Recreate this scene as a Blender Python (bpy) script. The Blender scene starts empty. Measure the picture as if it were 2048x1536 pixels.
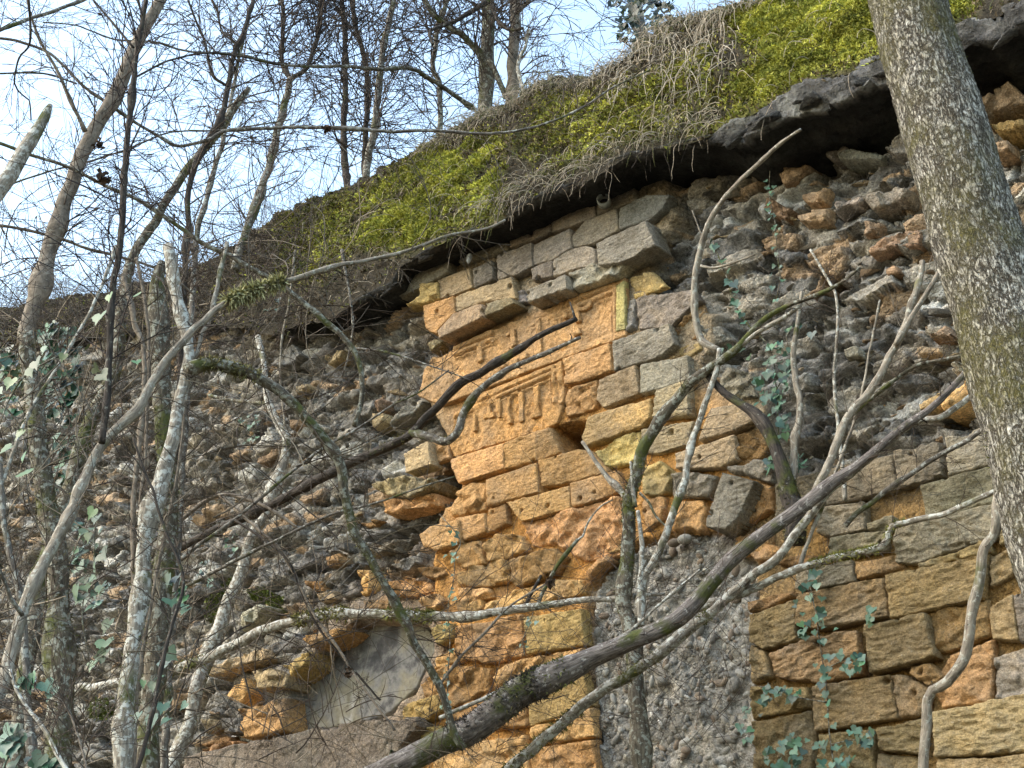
import bpy, math, random
import numpy as np
from mathutils import Vector, Matrix

# ------------------------------------------------------------------ camera, sky, sun, exposure
SC = bpy.context.scene
COL = SC.collection
FPX, PITCH, CAMZ = 3074.0, math.radians(25.0), 1.6
cam_d = bpy.data.cameras.new('camera'); cam = bpy.data.objects.new('camera', cam_d); COL.objects.link(cam)
cam.location = (0, 0, CAMZ); cam.rotation_euler = (math.radians(90) + PITCH, 0, 0)
cam_d.sensor_width = 36.0; cam_d.lens = FPX / 2048 * 36; cam_d.clip_end = 3000; cam_d.clip_start = 0.05
SC.camera = cam
SUN_TO = Vector((-0.9, -0.12, 0.8)).normalized()
world = bpy.data.worlds.new('World'); SC.world = world; world.use_nodes = True
wn = world.node_tree; wn.nodes.clear()
sky = wn.nodes.new('ShaderNodeTexSky'); sky.sky_type = 'NISHITA'; sky.sun_disc = False
sky.sun_elevation = math.asin(SUN_TO.z); sky.sun_rotation = math.atan2(SUN_TO.x, SUN_TO.y)
sky.air_density = 1.8; sky.dust_density = 3.0; sky.ozone_density = 1.0; sky.altitude = 200
bg = wn.nodes.new('ShaderNodeBackground'); bg.inputs[1].default_value = 0.15
wo = wn.nodes.new('ShaderNodeOutputWorld')
wn.links.new(sky.outputs[0], bg.inputs[0]); wn.links.new(bg.outputs[0], wo.inputs[0])
sun_d = bpy.data.lights.new('sun', 'SUN'); sun = bpy.data.objects.new('sun', sun_d); COL.objects.link(sun)
sun_d.energy = 0.6; sun_d.angle = math.radians(40); sun_d.color = (1.0, 0.985, 0.965)
sun.rotation_euler = SUN_TO.to_track_quat('Z', 'Y').to_euler()
SC.view_settings.view_transform = 'Standard'; SC.view_settings.look = 'None'
SC.view_settings.exposure = 1.7; SC.view_settings.gamma = 1.0; SC.view_settings.use_curve_mapping = False
SC.cycles.max_bounces = 5; SC.cycles.diffuse_bounces = 2; SC.cycles.glossy_bounces = 2; SC.cycles.transmission_bounces = 2
SC.cycles.caustics_reflective = False; SC.cycles.caustics_refractive = False
SC.cycles.use_adaptive_sampling = True; SC.cycles.adaptive_threshold = 0.02
SC.cycles.use_denoising = True; SC.cycles.denoiser = 'OPENIMAGEDENOISE'; SC.cycles.denoising_input_passes = 'RGB_ALBEDO_NORMAL'; SC.cycles.denoising_prefilter = 'ACCURATE'

# ------------------------------------------------------------------ pixel -> place
CP, SP = math.cos(PITCH), math.sin(PITCH)
CAM = np.array([0, 0, CAMZ])
WANG = math.radians(-40.0)
RU = np.array([math.cos(WANG), math.sin(WANG), 0]); INW = np.array([-math.sin(WANG), math.cos(WANG), 0])  # along wall, into wall
P0 = np.array([0, 10.6, 0.0])
TILE = {'': (0, 0, 1), 'A1': (0, 0, .3418), 'A2': (674, 0, .3418), 'A3': (1348, 0, .3418), 'B1': (0, 505, .3418), 'B2': (674, 505, .3418),
        'B3': (1348, 505, .3418), 'C1': (0, 1011, .3418), 'C2': (674, 1011, .3418), 'C3': (1348, 1011, .3418), 'D': (760, 360, .3418),
        'E': (880, 540, .1953), 'F': (840, 800, .3418), 'G': (400, 500, .29297), 'H': (400, 950, .29297)}
def px(t, pts):
    ox, oy, s = TILE[t]
    return [(ox + a * s, oy + b * s) for a, b in pts]
def ray(x, y):
    x = np.asarray(x, float); y = np.asarray(y, float)
    a = (x - 1024) / FPX; b = -(y - 768) / FPX
    return np.stack([a, CP - b * SP, SP + b * CP], -1)
def onw(x, y, w):            # world point where the sight line meets the plane w metres in front of the wall face
    d = ray(x, y); q = P0 - INW * w - CAM
    t = (q @ INW) / (d @ INW)
    return CAM + d * np.asarray(t)[..., None]
def onY(x, y, Y):            # world point at forward distance Y
    d = ray(x, y)
    return CAM + d * (Y / d[..., 1])[..., None]
def loc(x, y, w):            # wall-local (u, v)
    p = onw(x, y, w) - P0
    return np.stack([p @ RU, p[..., 2]], -1)
def topx(u, w, v):           # wall-local -> pixel
    p = P0 + np.multiply.outer(u, RU) - np.multiply.outer(w, INW) + np.multiply.outer(v, np.array([0, 0, 1.0])) - CAM
    f = p[..., 1] * CP + p[..., 2] * SP; up = -p[..., 1] * SP + p[..., 2] * CP
    return 1024 + FPX * p[..., 0] / f, 768 - FPX * up / f
def mpp(p):                  # metres per pixel at a world point
    q = np.asarray(p) - CAM
    return (q[..., 1] * CP + q[..., 2] * SP) / FPX

# ------------------------------------------------------------------ noise
def _h(ix, iy, iz, s=0):
    n = (ix.astype(np.int64) * 73856093 ^ iy.astype(np.int64) * 19349663 ^ iz.astype(np.int64) * 83492791 ^ (s * 2654435761)) & 0xffffffff
    n = (n ^ (n >> 13)) * 1274126177 & 0xffffffff
    n = (n ^ (n >> 16)) * 2246822519 & 0xffffffff
    return ((n ^ (n >> 15)) & 0xffffff) / float(0xffffff)
def vnoise(p, s=0):
    p = np.asarray(p, float); i = np.floor(p); f = p - i; f = f * f * (3 - 2 * f); i = i.astype(np.int64)
    r = 0
    for dx in (0, 1):
        for dy in (0, 1):
            for dz in (0, 1):
                wt = (f[..., 0] if dx else 1 - f[..., 0]) * (f[..., 1] if dy else 1 - f[..., 1]) * (f[..., 2] if dz else 1 - f[..., 2])
                r = r + wt * _h(i[..., 0] + dx, i[..., 1] + dy, i[..., 2] + dz, s)
    return r * 2 - 1
def fbm(p, o=4, s=0):
    p = np.asarray(p, float); r = 0; a = .5
    for k in range(o):
        r = r + a * vnoise(p, s + k); p = p * 2.03 + 11.7; a *= .5
    return r
def uv3(u, v, k=0.0):
    return np.stack([u, v, np.zeros_like(u) + k], -1)
def worley(u, v, s=0):       # F1, F2, cell hashes, offset
    iu = np.floor(u).astype(np.int64); iv = np.floor(v).astype(np.int64)
    f1 = np.full(u.shape, 9.0); f2 = np.full(u.shape, 9.0); ci = np.zeros(u.shape, np.int64); cj = np.zeros(u.shape, np.int64)
    ox = np.zeros(u.shape); oy = np.zeros(u.shape)
    for a in (-1, 0, 1):
        for b in (-1, 0, 1):
            x = iu + a + .1 + .8 * _h(iu + a, iv + b, iu * 0, s); y = iv + b + .1 + .8 * _h(iu + a, iv + b, iu * 0 + 1, s)
            dx = u - x; dy = v - y; d = np.sqrt(dx * dx + dy * dy)
            m = d < f1
            f2 = np.where(m, f1, np.minimum(f2, d)); f1 = np.where(m, d, f1)
            ci = np.where(m, iu + a, ci); cj = np.where(m, iv + b, cj); ox = np.where(m, dx, ox); oy = np.where(m, dy, oy)
    z = ci * 0
    return f1, f2, [_h(ci, cj, z + k, s + 7) for k in range(5)], ox, oy
def sdf(u, v, poly):         # + inside; also nearest boundary point
    P = np.asarray(poly); best = np.full(u.shape, 1e9); nx = np.zeros(u.shape); ny = np.zeros(u.shape); ins = np.zeros(u.shape, bool)
    for k in range(len(P)):
        a = P[k]; b = P[(k + 1) % len(P)]; e = b - a
        t = np.clip(((u - a[0]) * e[0] + (v - a[1]) * e[1]) / max(e @ e, 1e-12), 0, 1)
        qx = a[0] + t * e[0]; qy = a[1] + t * e[1]; d = np.hypot(u - qx, v - qy)
        m = d < best; best = np.where(m, d, best); nx = np.where(m, qx, nx); ny = np.where(m, qy, ny)
        c = ((a[1] > v) != (b[1] > v)); ins ^= c & (u < (b[0] - a[0]) * (v - a[1]) / (b[1] - a[1] + 1e-15) + a[0])
    return np.where(ins, best, -best), nx, ny
def sstep(x, a, b):
    t = np.clip((x - a) / (b - a), 0, 1); return t * t * (3 - 2 * t)

# ------------------------------------------------------------------ mesh helpers
def mesh_obj(name, V, F, mat, parent=None, col=None, smooth=True, attrs=None, loc_=None, origin=None):
    V = np.asarray(V, float)
    if origin is not None: V = V - np.asarray(origin)
    me = bpy.data.meshes.new(name)
    F = np.asarray(F) if not isinstance(F, list) or (len(F) and len(set(map(len, F))) == 1) else F
    if isinstance(F, np.ndarray) and F.ndim == 2:
        n, k = F.shape
        me.vertices.add(len(V)); me.vertices.foreach_set('co', V.astype(np.float32).ravel())
        me.loops.add(n * k); me.loops.foreach_set('vertex_index', F.astype(np.int32).ravel())
        me.polygons.add(n); me.polygons.foreach_set('loop_start', np.arange(0, n * k, k, dtype=np.int32))
        me.update(calc_edges=True)
    else:
        me.from_pydata(V.tolist(), [], [list(f) for f in F])
    me.validate(clean_customdata=False)
    if smooth: me.polygons.foreach_set('use_smooth', np.ones(len(me.polygons), bool))
    if col is not None:
        a = me.attributes.new('tint', 'FLOAT_COLOR', 'POINT'); c = np.ones((len(V), 4), np.float32); c[:, :3] = col; a.data.foreach_set('color', c.ravel())
    for k, val in (attrs or {}).items():
        a = me.attributes.new(k, 'FLOAT_VECTOR', 'POINT'); a.data.foreach_set('vector', np.asarray(val, np.float32).ravel())
    me.materials.append(mat)
    o = bpy.data.objects.new(name, me); COL.objects.link(o)
    if parent is not None: o.parent = parent
    if loc_ is not None: o.location = loc_
    return o
def grid_faces(nu, nv, keep=None):
    idx = np.arange(nu * nv).reshape(nu, nv)
    F = np.stack([idx[:-1, :-1], idx[1:, :-1], idx[1:, 1:], idx[:-1, 1:]], -1).reshape(-1, 4)
    if keep is not None: F = F[keep.ravel()[F].all(1)]
    return F
def compact(V, F):
    used = np.unique(F); m = np.full(len(V), -1); m[used] = np.arange(len(used)); return used, m[F]
def tag(o, label=None, cat=None, group=None, kind=None):
    if label: o['label'] = label
    if cat: o['category'] = cat
    if group: o['group'] = group
    if kind: o['kind'] = kind
    return o
def empty(name, p, label, cat, group=None, kind=None):
    o = bpy.data.objects.new(name, None); COL.objects.link(o); o.location = tuple(p); o.empty_display_size = .1
    return tag(o, label, cat, group, kind)
def vcross(a, b):
    return np.stack([a[..., 1] * b[..., 2] - a[..., 2] * b[..., 1], a[..., 2] * b[..., 0] - a[..., 0] * b[..., 2], a[..., 0] * b[..., 1] - a[..., 1] * b[..., 0]], -1)
def catmull(pts, step):
    P = np.asarray(pts, float)
    if len(P) < 3:
        n = max(2, int(np.linalg.norm(P[-1, :3] - P[0, :3]) / step) + 1); t = np.linspace(0, 1, n)[:, None]; return P[0] * (1 - t) + P[-1] * t
    Q = np.vstack([2 * P[0] - P[1], P, 2 * P[-1] - P[-2]]); out = []
    for k in range(1, len(Q) - 2):
        n = max(1, int(np.linalg.norm(Q[k + 1, :3] - Q[k, :3]) / step)); t = (np.arange(n) / n)[:, None]
        a, b, c, d = Q[k - 1], Q[k], Q[k + 1], Q[k + 2]
        out.append(.5 * (2 * b + (c - a) * t + (2 * a - 5 * b + 4 * c - d) * t ** 2 + (3 * b - a - 3 * c + d) * t ** 3))
    out.append(P[-1:]); return np.vstack(out)
class Buf:
    def __init__(s): s.V = []; s.F = []; s.B = []; s.C = []; s.n = 0
    def add(s, V, F, B=None, C=None):
        s.V.append(V); s.F.append(np.asarray(F) + s.n); s.n += len(V)
        s.B.append(np.zeros((len(V), 3)) if B is None else B); s.C.append(np.full((len(V), 3), .5) if C is None else np.broadcast_to(C, (len(V), 3)))
    def tube(s, P, R, k=8, rough=0.0, cap=True, seed=0, col=None):
        P = np.asarray(P, float); R = np.asarray(R, float); n = len(P)
        T = np.gradient(P, axis=0); L = np.linalg.norm(T, axis=1, keepdims=True); T = T / np.maximum(L, 1e-9)
        up = np.array([.31, .2, .93]); A = vcross(T, up)
        l = np.linalg.norm(A, axis=1, keepdims=True)
        A = np.where(l < .15, vcross(T, np.array([1.0, .1, 0])), A); A = A / np.maximum(np.linalg.norm(A, axis=1, keepdims=True), 1e-9)
        for i in range(1, n if k > 3 else 1):
            a = A[i - 1] - T[i] * (A[i - 1] @ T[i]); A[i] = a / max(np.linalg.norm(a), 1e-9)
        Bn = vcross(T, A); th = np.arange(k) * 2 * math.pi / k
        ca, sa = np.cos(th), np.sin(th)
        dirv = A[:, None] * ca[None, :, None] + Bn[:, None] * sa[None, :, None]
        RR = np.repeat(R[:, None], k, 1)
        ln = np.concatenate([[0], np.cumsum(np.linalg.norm(np.diff(P, axis=0), axis=1))])
        rm = R.mean()
        bk = np.stack([np.broadcast_to(ca * rm, (n, k)), np.broadcast_to(sa * rm, (n, k)), np.broadcast_to((ln + seed * .37)[:, None], (n, k))], -1)
        if rough: RR = RR * (1 + rough * fbm(bk / np.array([rm * 1.2, rm * 1.2, rm * 3.5]) + seed, 3))
        V = P[:, None] + dirv * RR[..., None]
        j = np.arange(k); j2 = (j + 1) % k; b = (np.arange(n - 1) * k)[:, None]
        F = np.stack([b + j, b + j2, b + k + j2, b + k + j], -1).reshape(-1, 4)
        V = V.reshape(-1, 3)
        if cap and k > 3:
            V = np.vstack([V, P[:1], P[-1:]]); m = n * k
            F = np.vstack([F, np.stack([j2, j, j * 0 + m, j * 0 + m], -1), np.stack([(n - 1) * k + j, (n - 1) * k + j2, j * 0 + m + 1, j * 0 + m + 1], -1)])
            bk = np.vstack([bk.reshape(-1, 3), bk[0, :1], bk[-1, :1]])
        s.add(V, F, bk.reshape(-1, 3), col)
    def build(s, name, mat, parent=None, smooth=True, kind=None):
        V = np.vstack(s.V); F = np.vstack(s.F); o = np.array(parent.location) if parent is not None else np.zeros(3)
        tri = F[:, 2] == F[:, 3]
        if tri.any():
            F = [tuple(f[:3]) if t else tuple(f) for f, t in zip(F.tolist(), tri)] if F.shape[1] == 4 else F
        ob = mesh_obj(name, V, F, mat, parent, col=np.vstack(s.C), smooth=smooth, attrs={'bark': np.vstack(s.B)}, origin=o)
        if kind: ob['kind'] = kind
        return ob

# ------------------------------------------------------------------ materials
def material(name):
    m = bpy.data.materials.new(name); m.use_nodes = True; nt = m.node_tree
    b = nt.nodes['Principled BSDF']; b.inputs['Roughness'].default_value = .9
    b.inputs['Specular IOR Level'].default_value = .25
    return m, nt, b
class N:
    def __init__(s, nt): s.nt = nt
    def node(s, t, **k):
        n = s.nt.nodes.new(t)
        for a, v in k.items(): setattr(n, a, v)
        return n
    def L(s, a, b): s.nt.links.new(a, b)
    def coord(s, kind='Object', scale=(1, 1, 1), rnd=False, attr=None):
        if attr: c = s.node('ShaderNodeAttribute', attribute_name=attr).outputs['Vector']
        else: c = s.node('ShaderNodeTexCoord').outputs[kind]
        if rnd:
            oi = s.node('ShaderNodeObjectInfo'); mu = s.node('ShaderNodeVectorMath', operation='MULTIPLY_ADD')
            cm = s.node('ShaderNodeCombineXYZ'); ml = s.node('ShaderNodeMath', operation='MULTIPLY'); ml.inputs[1].default_value = 57.0
            s.L(oi.outputs['Random'], ml.inputs[0])
            for i in range(3): s.L(ml.outputs[0], cm.inputs[i])
            ad = s.node('ShaderNodeVectorMath', operation='ADD'); s.L(c, ad.inputs[0]); s.L(cm.outputs[0], ad.inputs[1]); c = ad.outputs[0]
        mp = s.node('ShaderNodeMapping'); mp.inputs['Scale'].default_value = scale; s.L(c, mp.inputs[0]); return mp.outputs[0]
    def noise(s, vec, scale, detail=4, rough=.55, dist=0.0):
        n = s.node('ShaderNodeTexNoise'); n.inputs['Scale'].default_value = scale; n.inputs['Detail'].default_value = detail
        n.inputs['Roughness'].default_value = rough; n.inputs['Distortion'].default_value = dist; s.L(vec, n.inputs['Vector']); return n.outputs[0]
    def voro(s, vec, scale, feature='F1', out=0):
        n = s.node('ShaderNodeTexVoronoi', feature=feature); n.inputs['Scale'].default_value = scale; s.L(vec, n.inputs['Vector']); return n.outputs[out]
    def ramp(s, fac, stops):
        r = s.node('ShaderNodeValToRGB'); e = r.color_ramp.elements
        while len(e) < len(stops): e.new(.5)
        for el, (p, c) in zip(e, stops): el.position = p; el.color = (*c, 1) if len(c) == 3 else c
        s.L(fac, r.inputs[0]); return r.outputs[0]
    def mix(s, fac, a, b, mode='MIX'):
        m = s.node('ShaderNodeMix', data_type='RGBA', blend_type=mode)
        for i, v in ((0, fac), (6, a), (7, b)):
            if hasattr(v, 'links'): s.L(v, m.inputs[i])
            elif i == 0: m.inputs[0].default_value = v
            else: m.inputs[i].default_value = (*v, 1)
        return m.outputs[2]
    def math(s, op, a, b=None):
        m = s.node('ShaderNodeMath', operation=op)
        for i, v in enumerate((a, b)):
            if v is None: continue
            if hasattr(v, 'links'): s.L(v, m.inputs[i])
            else: m.inputs[i].default_value = v
        return m.outputs[0]
    def bump(s, h, dist, strength=1.0, prev=None):
        b = s.node('ShaderNodeBump'); b.inputs['Distance'].default_value = dist; b.inputs['Strength'].default_value = strength; s.L(h, b.inputs['Height'])
        if prev is not None: s.L(prev, b.inputs['Normal'])
        return b.outputs[0]
    def vcol(s, attr='tint'): return s.node('ShaderNodeAttribute', attribute_name=attr).outputs['Color']
    def ocol(s): return s.node('ShaderNodeObjectInfo').outputs['Color']
BW = lambda v: (v, v, v)
def stone_mat(name, source, tool=0.0, lichen=.35, grain=1.0, peb=0.0):
    m, nt, b = material(name); n = N(nt)
    c = n.coord(rnd=True); base = n.ocol() if source == 'obj' else n.vcol()
    n1 = n.noise(c, 5, 6, .65); n2 = n.noise(c, 38, 4, .6); n3 = n.noise(c, 2.3, 5, .6)
    col = n.mix(1.0, base, n.ramp(n1, [(.28, (.62, .58, .52)), (.5, (1, 1, 1)), (.72, (1.28, 1.2, 1.05))]), 'MULTIPLY')
    col = n.mix(1.0, col, n.ramp(n2, [(.3, BW(.72)), (.5, BW(1)), (.7, BW(1.25))]), 'MULTIPLY')
    col = n.mix(n.math('MULTIPLY', n.ramp(n3, [(.5, BW(0)), (.66, BW(1))]), lichen), col, (.20, .185, .15))
    n4 = n.noise(c, 95, 3, .7); col = n.mix(1.0, col, n.ramp(n4, [(.34, BW(.66)), (.5, BW(1)), (.66, BW(1.34))]), 'MULTIPLY')
    n5 = n.noise(c, 1.6, 6, .7); col = n.mix(n.math('MULTIPLY', n.ramp(n5, [(.52, BW(0)), (.7, BW(1))]), .5), col, n.mix(1.0, col, (.62, .6, .55), 'MULTIPLY'))
    sp = n.noise(c, 60, 2, .5)
    col = n.mix(n.math('MULTIPLY', n.ramp(sp, [(.66, BW(0)), (.72, BW(1))]), .5 * lichen), col, (.5, .5, .46))
    n.L(col, b.inputs['Base Color']); b.inputs['Specular IOR Level'].default_value = .12; b.inputs['Roughness'].default_value = .95
    if peb:
        vd = n.node('ShaderNodeTexVoronoi'); vd.inputs['Scale'].default_value = 38; vw = n.node('ShaderNodeVectorMath', operation='ADD'); nv = n.node('ShaderNodeTexNoise'); nv.inputs['Scale'].default_value = 9; n.L(c, nv.inputs['Vector'])
        sc_ = n.node('ShaderNodeVectorMath', operation='SCALE'); sc_.inputs['Scale'].default_value = .12; n.L(nv.outputs['Color'], sc_.inputs[0]); n.L(c, vw.inputs[0]); n.L(sc_.outputs[0], vw.inputs[1]); n.L(vw.outputs[0], vd.inputs['Vector'])
        sepc = n.node('ShaderNodeSeparateColor'); n.L(vd.outputs['Color'], sepc.inputs[0])
        where = n.ramp(n.noise(c, 3.1, 4, .6), [(.4, BW(.25)), (.6, BW(1))])
        col = n.mix(n.math('MULTIPLY', where, peb), col, n.mix(1.0, col, n.ramp(sepc.outputs[0], [(.0, (.5, .49, .48)), (.55, (1, 1, 1)), (.85, (1.5, 1.5, 1.48)), (1, (2.1, 2.1, 2.05))]), 'MULTIPLY'))
        n.L(col, b.inputs['Base Color'])
        pb_ = n.bump(n.math('MULTIPLY', n.math('SUBTRACT', 1.0, vd.outputs['Distance']), where), .022 * peb, .9)
    else: pb_ = None
    nb = n.bump(n.noise(c, 32, 3, .6), .016 * grain, .7, pb_)
    nb = n.bump(n.noise(c, 14, 5, .65), .03 * grain, .6, nb)
    if tool:
        tc = n.coord(scale=(13, 13, 44), rnd=True); nb = n.bump(n.noise(tc, 1.0, 2, .5, .9), .012 * tool, .8, nb)
    n.L(nb, b.inputs['Normal']); return m
M = {}
M['ashlar'] = stone_mat('ashlar_stone', 'obj', tool=1.0)
M['rough'] = stone_mat('rough_stone', 'obj', tool=0.25, grain=1.5)
M['rubble'] = stone_mat('rubble_stone', 'obj', lichen=.45, grain=1.6, peb=.4)
M['core'] = stone_mat('wall_core', 'vert', lichen=.3, grain=1.8, peb=.55)
M['pebble'] = stone_mat('pebble_stone', 'vert', lichen=.1, grain=.3)
def concrete_mat():
    m, nt, b = material('smooth_concrete'); n = N(nt); c = n.coord()
    n1 = n.noise(c, 1.9, 7, .62, .15); n2 = n.noise(c, 20, 6, .7)
    col = n.ramp(n1, [(.36, (.04, .04, .042)), (.45, (.085, .085, .085)), (.5, (.19, .19, .18)), (.58, (.22, .205, .15)), (.68, (.36, .36, .34))])
    col = n.mix(1.0, col, n.ramp(n2, [(.3, BW(.7)), (.6, BW(1.15))]), 'MULTIPLY')
    n.L(col, b.inputs['Base Color']); n.L(n.bump(n2, .01, .5), b.inputs['Normal']); return m
M['concrete'] = concrete_mat()
def slab_mat():
    m, nt, b = material('weathered_slab'); n = N(nt); c = n.coord()
    n1 = n.noise(c, 3.5, 6, .65); n2 = n.noise(c, 30, 5, .65)
    col = n.ramp(n1, [(.3, (.06, .06, .062)), (.46, (.14, .14, .137)), (.58, (.27, .275, .26)), (.7, (.16, .165, .13))])
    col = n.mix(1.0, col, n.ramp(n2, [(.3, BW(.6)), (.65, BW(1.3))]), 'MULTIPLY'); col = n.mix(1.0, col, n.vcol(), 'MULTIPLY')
    n.L(col, b.inputs['Base Color']); n.L(n.bump(n2, .03, .9, n.bump(n.noise(c, 11, 6, .65), .06, .9, n.bump(n1, .08, .7))), b.inputs['Normal']); return m
M['slab'] = slab_mat()
def earth_mat():
    m, nt, b = material('mossy_earth'); n = N(nt); c = n.coord()
    n2 = n.noise(c, 26, 6, .7)
    col = n.mix(1.0, n.vcol(), n.ramp(n2, [(.3, BW(.45)), (.5, BW(1)), (.7, BW(1.5))]), 'MULTIPLY')
    n.L(col, b.inputs['Base Color']); b.inputs['Specular IOR Level'].default_value = .05
    n.L(n.bump(n2, .05, .9, n.bump(n.noise(c, 7, 5, .6), .1, .7)), b.inputs['Normal']); return m
M['earth'] = earth_mat()
def tint_mat(name, rough=.8, spec=.2, trans=0.0):
    m, nt, b = material(name); n = N(nt); n.L(n.vcol(), b.inputs['Base Color']); b.inputs['Roughness'].default_value = rough
    b.inputs['Specular IOR Level'].default_value = spec
    return m
M['tint'] = tint_mat('plant_fibre')
def bark_mat(name, cols, lich, lich_amt, moss_amt, furrow=1.0, fs=(70, 70, 14)):
    m, nt, b = material(name); n = N(nt); c = n.coord(attr='bark', scale=(1, 1, 1)); w = n.coord(rnd=True)
    f = n.noise(n.coord(attr='bark', scale=fs), 1, 5, .6, .3)
    n1 = n.noise(w, 9, 5, .6); n2 = n.noise(w, 28, 4, .65)
    col = n.ramp(f, [(.3, cols[0]), (.5, cols[1]), (.7, cols[2])])
    col = n.mix(1.0, col, n.ramp(n1, [(.3, BW(.7)), (.65, BW(1.25))]), 'MULTIPLY')
    col = n.mix(n.ramp(n2, [(lich_amt, BW(1)), (lich_amt + .06, BW(0))]), col, lich)
    if moss_amt:
        col = n.mix(n.math('MULTIPLY', n.ramp(n.noise(w, 3.5, 4, .6), [(.62 - moss_amt * .35, BW(0)), (.72 - moss_amt * .3, BW(1))]), .9), col, n.ramp(n2, [(.3, (.035, .045, .012)), (.7, (.11, .125, .03))]))
    n.L(col, b.inputs['Base Color']); b.inputs['Roughness'].default_value = .85; b.inputs['Specular IOR Level'].default_value = .2
    n.L(n.bump(n2, .008, .6, n.bump(f, .015 * furrow, .8)), b.inputs['Normal']); return m
M['bark_pale'] = bark_mat('pale_bark', [(.09, .08, .065), (.26, .235, .19), (.40, .37, .31)], (.52, .53, .48), .44, .12)
M['bark_dead'] = bark_mat('dead_grey_bark', [(.12, .10, .08), (.25, .22, .175), (.36, .33, .27)], (.42, .42, .36), .38, .05)
M['bark_brown'] = bark_mat('brown_bark', [(.09, .075, .06), (.19, .16, .125), (.28, .24, .19)], (.30, .30, .25), .33, .0, .5, (40, 40, 30))
M['bark_dark'] = bark_mat('dark_bark', [(.02, .018, .015), (.05, .042, .036), (.095, .08, .065)], (.2, .2, .17), .33, .05)
M['bark_mossy'] = bark_mat('mossy_bark', [(.04, .034, .026), (.11, .095, .07), (.2, .175, .13)], (.30, .31, .26), .42, .3)
M['bark_grey'] = bark_mat('grey_bark', [(.05, .045, .04), (.14, .125, .105), (.24, .22, .19)], (.36, .37, .33), .4, .22)
M['bark_log'] = bark_mat('peeling_log_bark', [(.045, .04, .038), (.16, .14, .127), (.29, .26, .235)], (.38, .36, .33), .36, .12)
def bigbark():
    m, nt, b = material('furrowed_lichen_bark'); n = N(nt); w = n.coord()
    c = n.coord(attr='bark', scale=(1, 1, .36)); n2 = n.noise(w, 40, 4, .65); n1 = n.noise(w, 6, 4, .6); n3 = n.noise(w, 2.6, 5, .65)
    f = n.noise(c, 46, 4, .62, .35); crack = n.math('ABSOLUTE', n.math('SUBTRACT', f, .5)); f2 = n.noise(c, 95, 3, .6, .2); crack2 = n.math('ABSOLUTE', n.math('SUBTRACT', f2, .5))
    pl = n.math('MULTIPLY', n.ramp(crack, [(.012, BW(0)), (.075, BW(1))]), n.ramp(crack2, [(.0, BW(.35)), (.05, BW(1))]))
    tone = n.ramp(n.noise(w, 15, 4, .7), [(.3, (.22, .2, .155)), (.5, (.38, .36, .3)), (.7, (.55, .54, .49))])
    col = n.mix(pl, (.055, .046, .033), tone)
    col = n.mix(1.0, col, n.ramp(n2, [(.3, BW(.7)), (.65, BW(1.2))]), 'MULTIPLY')
    col = n.mix(n.math('MULTIPLY', n.ramp(n2, [(.60, BW(0)), (.66, BW(1))]), n.ramp(n1, [(.46, BW(0)), (.62, BW(.7))])), col, (.62, .63, .58))
    col = n.mix(n.math('MULTIPLY', n.ramp(n3, [(.44, BW(0)), (.60, BW(1))]), n.ramp(n2, [(.35, BW(.35)), (.6, BW(.9))])), col, n.ramp(f2, [(.3, (.06, .055, .016)), (.7, (.17, .155, .05))]))
    n.L(col, b.inputs['Base Color']); b.inputs['Specular IOR Level'].default_value = .15
    n.L(n.bump(n2, .008, .6, n.bump(pl, .016, .9)), b.inputs['Normal']); return m
M['bark_big'] = bigbark()
def leaf_mat():
    m, nt, b = material('ivy_leaf'); n = N(nt); w = n.coord()
    col = n.mix(1.0, n.ocol(), n.ramp(n.noise(w, 30, 3), [(.3, BW(.75)), (.7, BW(1.2))]), 'MULTIPLY')
    n.L(col, b.inputs['Base Color']); b.inputs['Roughness'].default_value = .45; b.inputs['Specular IOR Level'].default_value = .45
    return m
M['leaf'] = leaf_mat()
def metal(name, c, r, mt):
    m, nt, b = material(name); n = N(nt); w = n.coord()
    n.L(n.mix(n.ramp(n.noise(w, 25, 4), [(.45, BW(0)), (.65, BW(1))]), c, tuple(x * .55 for x in c)), b.inputs['Base Color'])
    b.inputs['Roughness'].default_value = r; b.inputs['Metallic'].default_value = mt; return m
M['metal'] = metal('grey_painted_metal', (.42, .45, .43), .5, .2)
M['glaze'] = metal('pale_glazed_ceramic', (.62, .68, .74), .25, 0.0)
# ------------------------------------------------------------------ the ruined wall
WALL = empty('fort_wall', P0, 'ruined rubble fort wall with orange dressed stone facing and carved panels', 'wall', kind='thing')
WALL.rotation_euler = (0, 0, WANG)
CL = {'O': (.475, .29, .13), 'o': (.31, .19, .09), 'T': (.35, .275, .17), 'G': (.265, .235, .188), 'g': (.19, .183, .165), 'Y': (.42, .31, .13), 'B': (.27, .2, .105), 'P': (.36, .335, .28), 'r': (.30, .215, .135), 'k': (.215, .185, .13)}
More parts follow.
